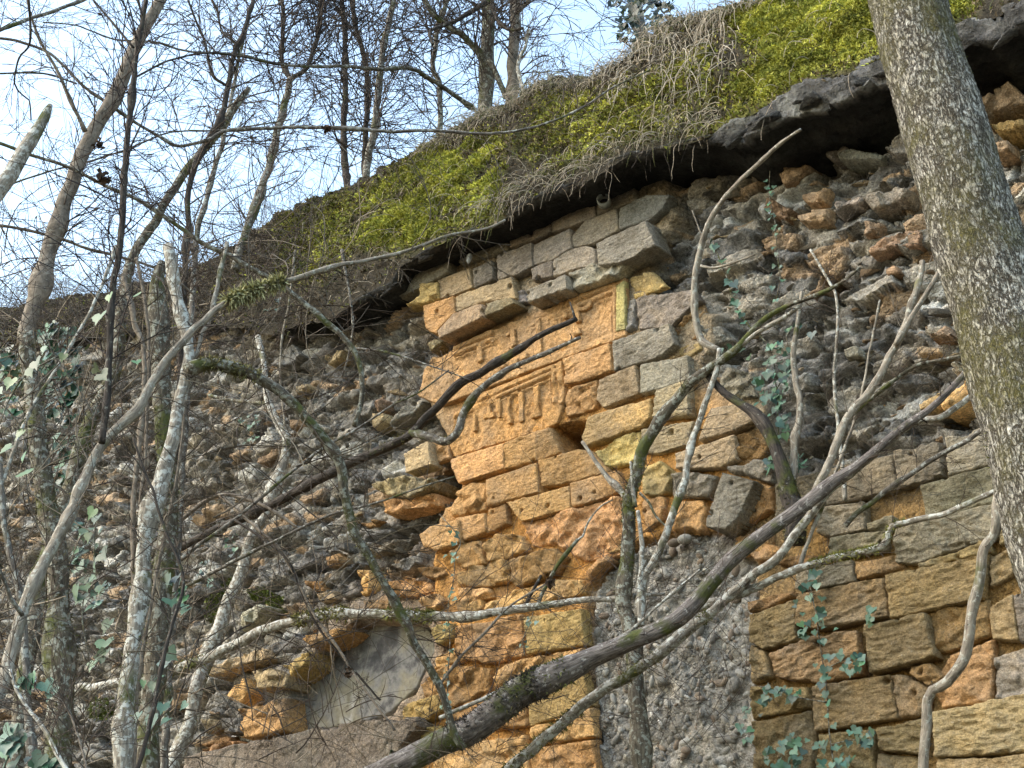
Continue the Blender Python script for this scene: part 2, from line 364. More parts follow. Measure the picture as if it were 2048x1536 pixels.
# lip of the overhanging roof slab and skyline of the bank above it (pixels, distance in front of the wall face)
LIP = [(-760, 790, -.15), (-200, 720, -.15), (0, 700, -.15), (150, 680, -.1), (300, 650, -.05), (450, 640, 0), (560, 655, .08), (655, 630, .2), (784, 560, .22), (800, 525, .24), (893, 472, .30), (1000, 432, .32),
       (1105, 374, .33), (1187, 342, .34), (1255, 307, .35), (1374, 280, .36), (1430, 262, .36), (1500, 226, .38), (1600, 172, .4), (1690, 140, .42), (1770, 105, .42), (1900, 60, .42), (2048, 5, .42), (2250, -60, .42), (3300, -460, .42)]
SIL = [(-760, 720), (-200, 650), (0, 618), (100, 603), (300, 565), (440, 510), (520, 455), (600, 402), (674, 376), (742, 349), (811, 307), (872, 277), (910, 250), (964, 226), (1033, 205), (1084, 171), (1118, 157),
       (1187, 150), (1228, 133), (1272, 96), (1323, 44), (1357, 31), (1420, 22), (1485, 8), (1560, -15), (1700, -70), (1900, -150), (2100, -220), (2300, -280), (3400, -720)]
WS = -.55
lip = np.array([[*loc(x, y, w), w] for x, y, w in LIP]); sil = np.array([loc(x, y, WS) for x, y in SIL])
lipv = lambda u: np.interp(u, lip[:, 0], lip[:, 1]); lipw = lambda u: np.interp(u, lip[:, 0], lip[:, 2]); silv = lambda u: np.interp(u, sil[:, 0], sil[:, 1])
ASH = [(800, 560), (880, 500), (1000, 455), (1200, 350), (1330, 330), (1350, 420), (1320, 480), (1280, 560), (1430, 610), (1420, 700), (1390, 760), (1520, 770), (1550, 880), (1590, 960), (1680, 930), (3200, 560),
       (3200, 1700), (1507, 1700), (1495, 1210), (1495, 1130), (1450, 1066), (1370, 1058), (1280, 1082), (1200, 1138), (1165, 1180), (1187, 1700), (790, 1700), (830, 1420), (885, 1310), (850, 1200), (850, 1080), (905, 930), (830, 780), (850, 700), (900, 690), (835, 640)]
DOOR = [(1165, 1180), (1200, 1138), (1280, 1082), (1370, 1058), (1450, 1066), (1495, 1130), (1495, 1210), (1507, 1700), (1187, 1700)]
NICHE = px('H', [(600, 1536), (620, 1430), (760, 1260), (900, 1130), (1010, 1040), (1080, 990), (1480, 990), (1580, 1080), (1600, 1200), (1530, 1330), (1480, 1450), (1300, 1620), (1100, 1700), (600, 1760)])
HOLES = [(px('F', [(755, 150), (950, 105), (975, 150), (940, 240), (965, 285), (820, 315)]), -.6), (px('B2', [(540, 1230), (690, 1270), (705, 1450), (600, 1480), (560, 1400)]), -.5),
         (px('B3', [(770, 80), (820, 60), (880, 110), (960, 130), (930, 170), (880, 185), (800, 220), (775, 190)]), -.6), (px('A3', [(1680, 230), (2048, 200), (2048, 420), (1800, 560), (1740, 500)]), -.45),
         (px('C3', [(1090, 830), (1120, 900), (1140, 985), (1100, 990), (1070, 880)]), -.2)]
W2 = lambda poly, w=0.0: loc(np.array([p[0] for p in poly]), np.array([p[1] for p in poly]), w)
RES = .0172
u0, u1 = loc(-650, 768, 0)[0], loc(3000, 768, 0)[0]; v0 = loc(2100, 1600, 0)[1] - .15; v1 = lip[:, 1].max() + .05
ua, ub = loc(-140, 768, 0)[0], loc(2160, 768, 0)[0]; us = np.concatenate([np.arange(u0, ua, .06), np.arange(ua, ub, RES), np.arange(ub, u1, .04)]); vs = np.concatenate([[-.3, v0 - .6], np.arange(v0, v1, RES)])
U, Vv = np.meshgrid(us, vs, indexing='ij')
wu = U + .06 * fbm(uv3(U * 5, Vv * 5), 3, 3); wv = Vv + .06 * fbm(uv3(U * 5, Vv * 5), 3, 9)
a_ash = sstep(sdf(wu, wv, W2(ASH))[0], -.03, .05)
a_door = sstep(sdf(wu, Vv + .3 * (wv - Vv), W2(DOOR))[0], -.02, .03)
a_door = np.where(sdf(U, Vv, W2(DOOR))[0] > -.05, a_door, 0)
# rubble: stones of two sizes in mortar
sk = .25 * fbm(uv3(U * 2, Vv * 2, 5), 2)
f1, f2, h, ox, oy = worley((wu + sk) / .36, (wv + .3 * sk) / .115, 1)
g1, g2, k_, px_, py_ = worley((wu - sk) / .13, (wv - .2 * sk) / .05, 2)
big = (h[0] > .38)
edge1 = sstep(f2 - f1, .02, .12); edge2 = sstep(g2 - g1, .02, .16)
wr = -.235 + .07 * fbm(uv3(U * 1.1, Vv * 1.1, 2), 3)
wr += np.where(big, edge1 * (.035 + .085 * h[1]) + (ox * (h[2] - .5) + oy * (h[3] - .3)) * .13, edge2 * (.012 + .04 * k_[1]) + (px_ * (k_[2] - .5) + py_ * (k_[3] - .3)) * .06 + .01)
wr += .045 * fbm(uv3(U * 15, Vv * 19, 1), 4) + .09 * fbm(uv3(U * 3.5, Vv * 6, 8), 3) - .14 * sstep(fbm(uv3(U * 4.5, Vv * 12, 3), 3), .2, .34)
wa = -.055 + .02 * fbm(uv3(U * 12, Vv * 14, 4), 4) + .02 * fbm(uv3(U * 3, Vv * 3, 6), 2)
wd = -.10 + .03 * fbm(uv3(U * 3, Vv * 3, 7), 3) + .035 * fbm(uv3(U * 22, Vv * 22, 3), 4) + .05 * np.clip(fbm(uv3(U * 9, Vv * 9, 6), 3), -1, .3)
W = wr * (1 - a_ash) + wa * a_ash; W = W * (1 - a_door) + wd * a_door
HM = np.zeros_like(W)
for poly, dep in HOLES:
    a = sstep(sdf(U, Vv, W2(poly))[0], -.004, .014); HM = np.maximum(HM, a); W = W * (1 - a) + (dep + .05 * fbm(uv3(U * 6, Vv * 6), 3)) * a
dn_ = sdf(U, Vv, W2(NICHE, -.06))[0]; a = sstep(dn_, -.4, -.1) * (1 - a_ash); W = W * (1 - a) + a * (-.06 + .05 * fbm(uv3(U * 9, Vv * 9, 2), 3))
a = sstep(dn_, -.02, .02); W = W * (1 - a) + (-.3) * a
pal = np.array([(.15, .144, .13), (.18, .17, .15), (.22, .205, .175), (.125, .12, .112), (.26, .235, .19), (.28, .2, .125), (.36, .35, .315), (.19, .172, .145)])
hb = np.where(big, h[4], k_[4]); ci = np.clip((hb ** 1.15 * len(pal)).astype(int), 0, len(pal) - 1); cr = pal[ci]
mort = np.array([.15, .144, .13]); ed = np.where(big, edge1, edge2)[..., None]; cr = (mort * (1 - ed) + cr * ed) * 1.22 * np.array([.96, 1.0, 1.06])
# the facing keeps an ochre tone around its blocks
X, Y_ = topx(U, np.zeros_like(U), Vv)
warm = sstep(sdf(X, Y_, [(850, 640), (1240, 660), (1420, 800), (1540, 1000), (1480, 1090), (1180, 1180), (1190, 1700), (700, 1700), (420, 1480), (560, 1250), (760, 1150), (880, 1040), (900, 880)])[0], -60, 60)[..., None]
wl = sstep(X, 1450, 1540)[..., None] * sstep(Y_, 900, 1050)[..., None]
ca = np.array([.27, .22, .15]) * (1 - warm) + np.array([.46, .25, .085]) * warm; ca = ca * (1 - wl) + np.array([.26, .165, .065]) * wl
nn = fbm(uv3(U * 7, Vv * 7, 3), 4)[..., None]; ca = ca * (1 + .35 * nn)
warm2 = warm * sstep(X, 560, 700)[..., None]; cr = cr * (1 - .4 * warm2) + .4 * warm2 * np.array([.34, .2, .09])
col = cr * (1 - a_ash[..., None]) + ca * a_ash[..., None]
col = col * (1 - a_door[..., None]) + np.array([.30, .29, .262]) * (1 + .3 * nn) * a_door[..., None]
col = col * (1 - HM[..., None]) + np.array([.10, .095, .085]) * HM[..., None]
keep = Vv < lipv(U) + .03
F_ = grid_faces(len(us), len(vs), keep)
Vt = np.stack([U, -W, Vv], -1).reshape(-1, 3); used, F_ = compact(Vt, F_)
core = mesh_obj('rubble_core', Vt[used], F_, M['core'], WALL, col=col.reshape(-1, 3)[used])
core['label'] = 'grey rubble and mortar core of the wall'
CORE_W = W

rng = np.random.default_rng(7)
COVER = []
def block(poly_px, c, proud=.0, back=-.09, res=.0085, rough=.005, freq=7, rnd=.007, chip=.014, pits=2, tool=.011, facet=0.0, name='ashlar_block', mat=None, parent=None, extra=None, cover=True, tilt=.02, grow=.009):
    P = W2(poly_px, proud); cu, cv = P.mean(0); P = P - [cu, cv]
    lo = P.min(0) - 2 * res - grow; hi = P.max(0) + 2 * res + grow
    a = np.arange(lo[0], hi[0], res); b = np.arange(lo[1], hi[1], res); u, v = np.meshgrid(a, b, indexing='ij')
    k = float(rng.random() * 90)
    d, nx, ny = sdf(u, v, P); d = d + grow; proud_ = proud
    n1 = fbm(uv3((u + cu) * 6, (v + cv) * 6, k), 3, 5); n2 = fbm(uv3(u * 30, v * 30, k), 2, 3)
    kp = d > -res * 1.01
    su = np.where(d < 0, nx, u); sv = np.where(d < 0, ny, v)
    de = np.maximum(d, 0) - chip * np.clip(n1 * 1.6 - .25, 0, 1) * 1.5 - .004 * (n2 + .5)
    t = np.clip((de + .003) / (rnd * 1.1), 0, 1); t = np.where(d < 0, 0, t)
    prof = 1 - (1 - t) ** 2
    w = back + (proud - back) * prof
    tl = (rng.random(2) - .5) * 2 * tilt
    w = w + prof * (rough * 2 * fbm(uv3(u * freq, v * freq * 1.2, k), 4, 8) + tl[0] * u + tl[1] * v - .003 * np.exp(-np.maximum(d, 0) / .03))
    if tool:
        sl = (rng.random() - .5) * .5; tn = fbm(uv3(u * 9 + .4 * n1, (v + sl * u) * 29 + 1.2 * n1, k), 2, 21); w = w + prof * tool * (1 - 2.2 * np.abs(tn)) * (.5 + .5 * sstep(n1, -.5, .2))
    if facet:
        w1, w2, hh_, fx, fy = worley((u + cu) / .13 + k + .3 * n1, (v + cv) / .09 + .3 * n1, 31); w = w + prof * facet * ((fx * (hh_[1] - .5) + fy * (hh_[2] - .5)) * 2.2 + (hh_[3] - .5) * .5)
    for _ in range(rng.integers(0, pits + 1)):
        pu = lo[0] + rng.random() * (hi[0] - lo[0]); pv = lo[1] + rng.random() * (hi[1] - lo[1]); r = .010 + .014 * rng.random() ** 2
        w = w - np.where(d > .01, .055 * sstep(r * 1.25 - np.hypot(u - pu, v - pv), 0, r * .6), 0)
    if extra is not None: w = w + extra(u + cu, v + cv, d) * (t > .5)
    Vt = np.stack([su, -(w - proud), sv], -1).reshape(-1, 3); Fq = grid_faces(len(a), len(b), kp)
    if not len(Fq): return None
    us_, Fq = compact(Vt, Fq)
    o = mesh_obj(name, Vt[us_], Fq, mat or M['ashlar'], parent or WALL, loc_=(cu, -proud, cv))
    cc = np.array(CL[c]) * (1 + .17 * rng.standard_normal()) * (1 + .025 * rng.standard_normal(3)); o.color = (*np.clip(cc, .02, .8), 1)
    if cover: COVER.append(np.array(poly_px))
    return o
def blocks(tile, rows, **kw):
    for r in rows:
        c, pr, poly = r[:3]; k2 = dict(kw); k2.update(r[3] if len(r) > 3 else {}); block(px(tile, poly), c, pr, **k2)
RO = dict(rough=.016, freq=9, chip=.03, rnd=.012, mat=M['rough'], pits=1, res=.0115, tool=.004, facet=.035)
blocks('D', [
    ('G', .05, [(75, 565), (300, 465), (400, 425), (398, 535), (330, 580), (200, 645), (90, 685)]), ('G', .0, [(440, 415), (745, 335), (747, 408), (660, 440), (470, 490)]),
    ('G', .0, [(757, 325), (990, 240), (1000, 300), (900, 350), (762, 395)]), ('G', .0, [(1004, 235), (1252, 130), (1262, 212), (1130, 268), (1008, 305)]),
    ('G', .0, [(1268, 120), (1490, 50), (1500, 120), (1400, 162), (1273, 203)]), ('T', .02, [(340, 585), (530, 515), (540, 630), (440, 672), (350, 695)]),
    ('G', .03, [(545, 520), (650, 470), (668, 580), (552, 630)]), ('G', .03, [(685, 440), (885, 370), (893, 500), (800, 552), (690, 582)]),
    ('G', .02, [(900, 382), (1112, 288), (1120, 400), (1000, 468), (897, 497)]), ('G', .01, [(1128, 330), (1200, 240), (1385, 168), (1393, 290), (1260, 368), (1125, 395)]),
    ('g', .02, [(1400, 168), (1560, 90), (1700, 90), (1660, 170), (1580, 232), (1400, 290)]), ('Y', .06, [(155, 742), (230, 680), (238, 612), (330, 590), (336, 690), (290, 712)], RO),
    ('G', .01, [(888, 520), (1008, 465), (1006, 562), (895, 585)]), ('G', .01, [(1015, 460), (1055, 420), (1200, 388), (1267, 400), (1262, 490), (1120, 525), (1015, 562)]),
    ('G', .12, [(1270, 372), (1560, 240), (1612, 380), (1500, 440), (1400, 482), (1275, 495)], dict(tilt=.05)), ('O', .05, [(250, 735), (430, 685), (440, 775), (345, 870), (335, 900), (270, 875)], dict(chip=.03)),
    ('T', .03, [(442, 682), (770, 565), (795, 690), (600, 712), (442, 775)]), ('T', .13, [(335, 885), (425, 782), (597, 716), (600, 800), (345, 925)], dict(mat=M['rough'], rough=.003, tool=0)),
    ('T', .11, [(604, 716), (770, 690), (785, 718), (608, 800)], dict(mat=M['rough'], rough=.004, tool=0)), ('G', .13, [(850, 645), (1085, 545), (1102, 638), (862, 712)], dict(mat=M['rough'], rough=.003, tool=0)),
    ('G', .07, [(1108, 550), (1250, 492), (1440, 490), (1380, 560), (1130, 642)], RO), ('g', .0, [(790, 650), (845, 640), (855, 710), (800, 720)], RO),
    ('Y', -.03, [(1455, 570), (1600, 540), (1672, 620), (1485, 692)], RO), ('G', .0, [(1495, 695), (1830, 640), (1870, 700), (1700, 850), (1520, 872)], dict(rough=.02)),
    ('o', -.05, [(1640, 770), (1880, 700), (1905, 780), (1850, 840), (1720, 860)], RO), ('Y', -.04, [(1740, 1040), (1720, 980), (1860, 950), (1885, 990), (1800, 1040)], RO),
    ('o', -.06, [(1700, 880), (1840, 850), (1860, 930), (1730, 970)], RO), ('g', -.02, [(1445, 700), (1485, 690), (1505, 870), (1440, 890)], RO)])
blocks('B2', [
    ('O', .01, [(1322, 625), (1592, 532), (1610, 688), (1420, 752), (1330, 765)]), ('G', .02, [(1612, 520), (1940, 415), (1975, 530), (1900, 602), (1620, 690)]),
    ('T', .01, [(1530, 742), (1745, 660), (1768, 822), (1560, 908), (1520, 862)]), ('G', .02, [(1777, 660), (2048, 602), (2065, 738), (1890, 798), (1777, 822)]),
    ('O', -.01, [(1345, 800), (1515, 740), (1522, 900), (1345, 962), (1318, 880)], RO), ('T', .02, [(1862, 800), (2048, 752), (2065, 950), (1920, 962), (1850, 962)]),
    ('T', .05, [(395, 1182), (530, 1102), (550, 1238), (402, 1286)]), ('O', -.03, [(548, 1110), (640, 1110), (660, 1200), (560, 1240)], RO)])
blocks('F', [
    ('O', .02, [(180, 348), (488, 252), (490, 400), (222, 482), (185, 392)]), ('O', .01, [(496, 248), (755, 160), (818, 305), (690, 350), (497, 402)]),
    ('O', .02, [(985, 97), (1352, -8), (1345, 100), (1290, 152), (965, 272), (948, 215)]), ('Y', -.01, [(1020, 302), (1100, 240), (1286, 176), (1290, 320), (1230, 372), (1080, 402)], RO),
    ('T', .01, [(1295, 168), (1600, 125), (1572, 258), (1390, 312), (1300, 302)]), ('T', .02, [(1632, 235), (1700, 50), (1850, 28), (1952, 120), (1830, 182)]),
    ('T', .02, [(1500, 312), (1838, 205), (1850, 342), (1760, 390), (1502, 402)]), ('o', -.02, [(1845, 205), (1990, 160), (2050, 290), (2010, 342), (1860, 342)], RO),
    ('O', .02, [(386, 466), (680, 372), (690, 538), (390, 620)]), ('O', .02, [(692, 354), (930, 292), (1005, 300), (1112, 418), (880, 480), (712, 502)]),
    ('O', .02, [(882, 490), (1150, 412), (1190, 520), (1080, 570), (886, 622)]), ('O', .02, [(512, 602), (870, 502), (876, 630), (592, 710)]), ('O', .0, [(402, 642), (500, 612), (510, 720), (392, 780)]),
    ('O', .0, [(225, 530), (300, 482), (378, 482), (380, 640), (192, 690), (180, 642)], RO), ('O', .02, [(210, 692), (375, 662), (388, 768), (260, 820), (228, 772)]),
    ('O', .05, [(0, 790), (60, 742), (220, 702), (230, 828), (90, 880), (20, 852)]), ('O', -.01, [(602, 722), (880, 642), (1190, 562), (1200, 862), (1180, 908), (960, 940), (790, 852), (640, 852)], dict(RO, rough=.04)),
    ('O', .02, [(370, 840), (440, 772), (590, 782), (622, 880), (500, 918), (400, 948)], RO), ('O', .02, [(165, 902), (220, 842), (340, 812), (380, 958), (230, 990)], RO),
    ('O', .0, [(215, 1002), (400, 952), (512, 922), (520, 1050), (400, 1090), (220, 1092)], RO), ('O', .03, [(522, 930), (760, 852), (840, 910), (790, 1010), (560, 1090), (526, 1060)], RO),
    ('O', .0, [(220, 1102), (400, 1100), (420, 1150), (240, 1192)], RO), ('O', .0, [(380, 1192), (560, 1112), (800, 1052), (940, 1050), (950, 1130), (700, 1190), (390, 1242)], RO),
    ('O', .0, [(268, 1192), (330, 1170), (370, 1222), (290, 1246)], RO), ('Y', .02, [(60, 1322), (170, 1300), (182, 1400), (90, 1432)], RO), ('O', .0, [(200, 1332), (590, 1252), (602, 1500), (380, 1542), (212, 1502)], RO),
    ('Y', .01, [(608, 1272), (945, 1222), (965, 1430), (620, 1482)], dict(rough=.014)), ('Y', .03, [(1300, 480), (1310, 382), (1400, 352), (1482, 420), (1440, 540), (1312, 562)], RO),
    ('O', .0, [(1290, 572), (1440, 562), (1420, 690), (1310, 762), (1290, 682)], RO), ('G', .01, [(1476, 432), (1560, 416), (1722, 440), (1700, 570), (1480, 562)], RO),
    ('O', .0, [(1470, 602), (1650, 582), (1672, 640), (1652, 772), (1480, 762)], RO), ('G', .12, [(1682, 742), (1700, 640), (1762, 422), (1950, 472), (1850, 700), (1792, 762)], dict(rough=.014, tilt=.06)),
    ('G', .04, [(1800, 382), (1960, 342), (2050, 352), (2050, 480), (1950, 452), (1780, 412)], RO), ('o', .0, [(1862, 722), (1962, 482), (2050, 500), (2050, 640), (1900, 722)], RO),
    ('O', .0, [(1842, 832), (2050, 760), (2050, 900), (1852, 902)], RO), ('O', .03, [(955, 1010), (1050, 930), (1090, 905), (1110, 930), (960, 1050)], RO), ('o', .0, [(1080, 870), (1180, 830), (1185, 880), (1110, 900)], RO)])
blocks('C2', [
    ('O', .0, [(560, 882), (722, 820), (752, 900), (562, 962)], RO), ('O', .0, [(480, 1052), (640, 932), (900, 952), (880, 1080), (700, 1182), (520, 1132)], RO), ('O', .0, [(912, 952), (1100, 892), (1440, 832), (1432, 960), (1180, 1002), (922, 1062)], RO),
    ('Y', .02, [(400, 1152), (580, 1102), (622, 1200), (480, 1292), (380, 1282)], RO), ('Y', .0, [(480, 1312), (590, 1282), (602, 1400), (500, 1412)], RO), ('O', .0, [(640, 1200), (880, 1100), (1100, 1050), (1110, 1290), (660, 1330)], RO),
    ('Y', .0, [(1120, 1040), (1440, 980), (1490, 1170), (1130, 1290)]), ('O', .0, [(1110, 1302), (1440, 1192), (1492, 1182), (1502, 1350), (1130, 1402)], RO), ('O', .0, [(1130, 1422), (1500, 1368), (1508, 1560), (1140, 1560)], RO),
    ('O', .0, [(560, 1420), (1100, 1340), (1120, 1560), (560, 1560)], RO), ('o', -.05, [(300, 1400), (480, 1320), (500, 1560), (320, 1560)], RO), ('O', .0, [(690, 560), (840, 520), (850, 600), (700, 640)], RO)])
blocks('C3', [
    ('k', .02, [(920, 190), (1112, 158), (1232, 150), (1240, 262), (900, 302)]), ('k', .02, [(830, 20), (1110, -20), (1120, 142), (920, 188), (840, 160)]), ('k', .02, [(1128, 100), (1280, 60), (1285, 130), (1250, 145), (1130, 150)]),
    ('k', .02, [(1292, 132), (1560, 62), (1880, -8), (1900, 180), (1440, 332), (1300, 332)], dict(rough=.014)), ('k', .01, [(720, 382), (1040, 322), (1060, 440), (880, 482), (722, 492)]), ('o', .0, [(1062, 332), (1300, 290), (1340, 352), (1210, 400), (1072, 432)], RO),
    ('B', .03, [(1432, 342), (1820, 202), (1850, 250), (1842, 275), (1440, 372)]), ('o', .01, [(420, 560), (700, 492), (712, 535), (440, 625)], RO), ('B', .02, [(722, 522), (1222, 422), (1252, 648), (850, 722), (722, 702)], dict(rough=.015)),
    ('B', .03, [(1236, 412), (1842, 284), (1800, 540), (1272, 660)]), ('B', .02, [(442, 640), (710, 552), (720, 790), (520, 840), (442, 792)]), ('B', .01, [(440, 810), (530, 850), (560, 1000), (450, 1040)], RO),
    ('B', .01, [(560, 872), (830, 762), (1068, 732), (1098, 990), (850, 1040), (602, 1002)], dict(rough=.015)), ('B', .05, [(1112, 692), (1470, 632), (1530, 880), (1150, 980)]), ('o', .0, [(1482, 622), (1830, 542), (1860, 762), (1540, 868)], RO),
    ('B', .02, [(1850, 602), (1980, 522), (2020, 790), (1870, 780)]), ('G', .02, [(1990, 532), (2120, 490), (2120, 790), (2030, 800)]), ('B', .0, [(452, 1060), (780, 1062), (800, 1182), (450, 1250)], RO),
    ('B', .02, [(812, 1062), (1260, 992), (1300, 1240), (832, 1320)]), ('B', .01, [(1272, 990), (1370, 990), (1490, 1062), (1480, 1230), (1312, 1240)], RO), ('o', .04, [(1380, 932), (1500, 920), (1580, 1010), (1480, 1055), (1370, 980)], RO),
    ('o', .0, [(1590, 890), (1860, 782), (1870, 880), (1850, 1150), (1560, 1180), (1510, 1070)], RO), ('G', .01, [(1872, 890), (2120, 800), (2120, 1100), (1880, 1140)], RO), ('B', .0, [(460, 1262), (800, 1202), (820, 1332), (802, 1560), (460, 1560)], RO),
    ('B', .02, [(1190, 1302), (1480, 1242), (1455, 1460), (1200, 1430)]), ('B', .03, [(1520, 1212), (2120, 1085), (2120, 1435), (1530, 1470)]), ('B', .0, [(842, 1342), (1180, 1302), (1170, 1560), (822, 1560)], RO),
    ('B', .02, [(1540, 1482), (1880, 1482), (2120, 1450), (2120, 1600), (1540, 1600)]), ('B', .0, [(1190, 1450), (1450, 1475), (1450, 1600), (1185, 1600)], RO), ('O', .0, [(350, 190), (430, 160), (640, 260), (560, 330), (480, 340)], RO),
    ('B', .0, [(1850, 300), (2120, 180), (2120, 320), (1850, 480)], RO), ('B', .01, [(1910, -10), (2120, -70), (2120, 160), (1910, 230)]), ('o', .0, [(600, 340), (740, 280), (880, 300), (720, 370)], RO)], tool=.024)
RB = dict(back=-.42, rough=.012, freq=9, chip=.03, rnd=.014, mat=M['rubble'], pits=0, name='rubble_stone', res=.012, tilt=.25, tool=0, facet=.05)
blocks('A3', [
    ('g', -.08, [(870, 812), (1010, 822), (1000, 900), (930, 942), (870, 900)]), ('g', -.06, [(1230, 872), (1320, 772), (1375, 800), (1420, 910), (1300, 915)]), ('r', -.08, [(1140, 1432), (1230, 1382), (1460, 1342), (1440, 1440), (1270, 1452), (1140, 1510)]),
    ('r', -.1, [(740, 1132), (900, 1092), (890, 1190), (760, 1202)]), ('r', -.1, [(720, 1262), (900, 1202), (890, 1300), (740, 1320)]), ('P', -.05, [(930, 1255), (945, 1190), (990, 1162), (1110, 1132), (1100, 1190), (990, 1205)]),
    ('r', .0, [(1800, 582), (1960, 472), (2080, 580), (2080, 622), (1850, 640), (1800, 720)]), ('Y', -.02, [(1850, 722), (2040, 682), (2080, 740), (1880, 780)]), ('r', -.08, [(570, 1162), (690, 1222), (650, 1282), (520, 1230)]),
    ('r', -.05, [(1840, 832), (1960, 822), (1970, 880), (1860, 900)]), ('r', -.1, [(940, 700), (990, 642), (1090, 662), (1080, 740), (1000, 745)]), ('g', -.08, [(960, 900), (1050, 862), (1220, 890), (1200, 930), (970, 945)]), ('r', -.1, [(610, 1000), (700, 930), (790, 960), (700, 1060), (640, 1090)]),
    ('P', -.08, [(1110, 1170), (1290, 1080), (1390, 1110), (1340, 1180), (1160, 1230)]), ('g', -.06, [(1330, 940), (1420, 915), (1430, 980), (1330, 1000)]), ('r', -.1, [(1110, 1290), (1220, 1290), (1200, 1370), (1120, 1390)])], **RB)
blocks('B3', [
    ('r', -.08, [(1480, 472), (1580, 412), (1642, 490), (1480, 502)]), ('T', -.08, [(1400, 542), (1570, 552), (1570, 592), (1420, 602)]), ('O', -.03, [(1560, 850), (1730, 742), (1752, 800), (1700, 920), (1550, 922)]),
    ('Y', -.04, [(1420, 882), (1555, 805), (1545, 920), (1430, 922)]), ('P', -.06, [(1610, 690), (1640, 645), (1700, 640), (1760, 680), (1660, 712)]), ('r', -.08, [(790, 242), (890, 182), (880, 232), (810, 272)]),
    ('r', -.08, [(1230, 102), (1300, 72), (1332, 120), (1250, 142)]), ('G', -.02, [(300, 662), (450, 692), (480, 840), (330, 872), (240, 762)]), ('P', -.08, [(980, 560), (1070, 540), (1090, 600), (1000, 620)]), ('g', -.06, [(160, 430), (270, 425), (330, 500), (180, 560)])], **RB)
blocks('G', [
    ('T', -.08, [(840, 712), (1000, 682), (970, 740), (860, 780)]), ('T', -.06, [(635, 922), (740, 902), (740, 942), (650, 982)]), ('r', -.08, [(1180, 1042), (1250, 1012), (1240, 1082), (1180, 1102)]), ('T', -.08, [(1170, 1112), (1250, 1102), (1250, 1162), (1170, 1222)]),
    ('g', -.02, [(1280, 1192), (1400, 1062), (1560, 1022), (1410, 1135), (1300, 1188)]), ('T', .02, [(1540, 632), (1620, 602), (1672, 620), (1560, 692)]), ('r', -.1, [(380, 1412), (540, 1352), (530, 1402), (390, 1472)]),
    ('g', -.05, [(480, 700), (640, 640), (700, 720), (600, 800), (490, 790)]), ('r', -.08, [(600, 1152), (730, 1152), (720, 1202), (612, 1222)]), ('g', .03, [(880, 470), (930, 400), (1060, 380), (1020, 440), (960, 500)])], **RB)
blocks('H', [
    ('T', .06, [(1170, 62), (1400, 2), (1580, 12), (1560, 82), (1400, 162), (1250, 132), (1180, 92)]), ('O', .0, [(1280, 172), (1440, 132), (1590, 112), (1602, 190), (1380, 272), (1260, 262)]), ('o', -.08, [(1060, 292), (1250, 312), (1180, 362), (1070, 362)]),
    ('o', -.04, [(840, 562), (930, 512), (970, 560), (970, 612), (850, 622)]), ('g', -.06, [(920, 472), (1000, 452), (1002, 520), (930, 508)]), ('o', -.1, [(720, 722), (830, 722), (842, 790), (750, 782)]), ('O', -.05, [(1060, 642), (1180, 642), (1180, 802), (1090, 832)]),
    ('O', -.02, [(1290, 742), (1420, 692), (1570, 732), (1580, 790), (1450, 832), (1320, 832)]), ('o', -.02, [(1500, 642), (1640, 612), (1680, 670), (1620, 712), (1520, 692)]), ('P', .02, [(250, 952), (420, 872), (480, 900), (360, 1002), (260, 1062)]),
    ('T', .0, [(80, 1312), (400, 1172), (470, 1242), (340, 1282), (80, 1382)]), ('T', .02, [(340, 1332), (480, 1312), (600, 1362), (590, 1452), (380, 1462)]), ('Y', .02, [(540, 1292), (760, 1202), (740, 1292), (620, 1392), (560, 1332)]),
    ('O', .03, [(700, 1110), (900, 1045), (990, 1040), (920, 1110), (760, 1182)]), ('g', -.05, [(950, 762), (1060, 692), (1080, 812), (970, 842)]), ('g', -.05, [(1300, 622), (1480, 512), (1490, 602), (1400, 662)]), ('G', -.08, [(1140, 502), (1350, 432), (1330, 522), (1160, 552)]),
    ('O', -.02, [(1500, 830), (1620, 800), (1690, 860), (1600, 920), (1520, 900)]), ('o', -.02, [(1110, 850), (1280, 840), (1300, 920), (1130, 915)]), ('T', -.06, [(790, 800), (900, 780), (940, 850), (820, 870)])], **RB)
blocks('C1', [('O', .03, [(1400, 1192), (1640, 1112), (1662, 1320), (1430, 1372)]), ('O', .0, [(1310, 1122), (1420, 1002), (1440, 1082), (1400, 1162)]), ('o', -.04, [(1150, 1402), (1330, 1342), (1340, 1382), (1200, 1412)]),
              ('T', -.04, [(1190, 1252), (1260, 1242), (1270, 1312), (1200, 1332)]), ('o', -.03, [(1180, 1420), (1380, 1370), (1390, 1400), (1200, 1460)]), ('g', -.04, [(1290, 1240), (1390, 1230), (1400, 1330), (1300, 1330)])], **RB)
# concrete ledge under the blocked window and its smooth infill
o = block(px('C1', [(1085, 1472), (1400, 1392), (1650, 1347), (1850, 1302), (2100, 1256), (2300, 1250), (2430, 1235), (2440, 1290), (2340, 1400), (2300, 1620), (1060, 1620)]), 'G', .12, rough=.012, freq=4, name='concrete_ledge', tool=0, res=.012, facet=.012, chip=.05, mat=M['rubble'], pits=0)
o = block(NICHE, 'g', -.24, back=-.33, rough=.004, freq=3, chip=.004, pits=0, name='window_infill', tool=0, res=.014, mat=M['concrete']); o['label'] = 'smooth grey concrete infill of the arched opening'
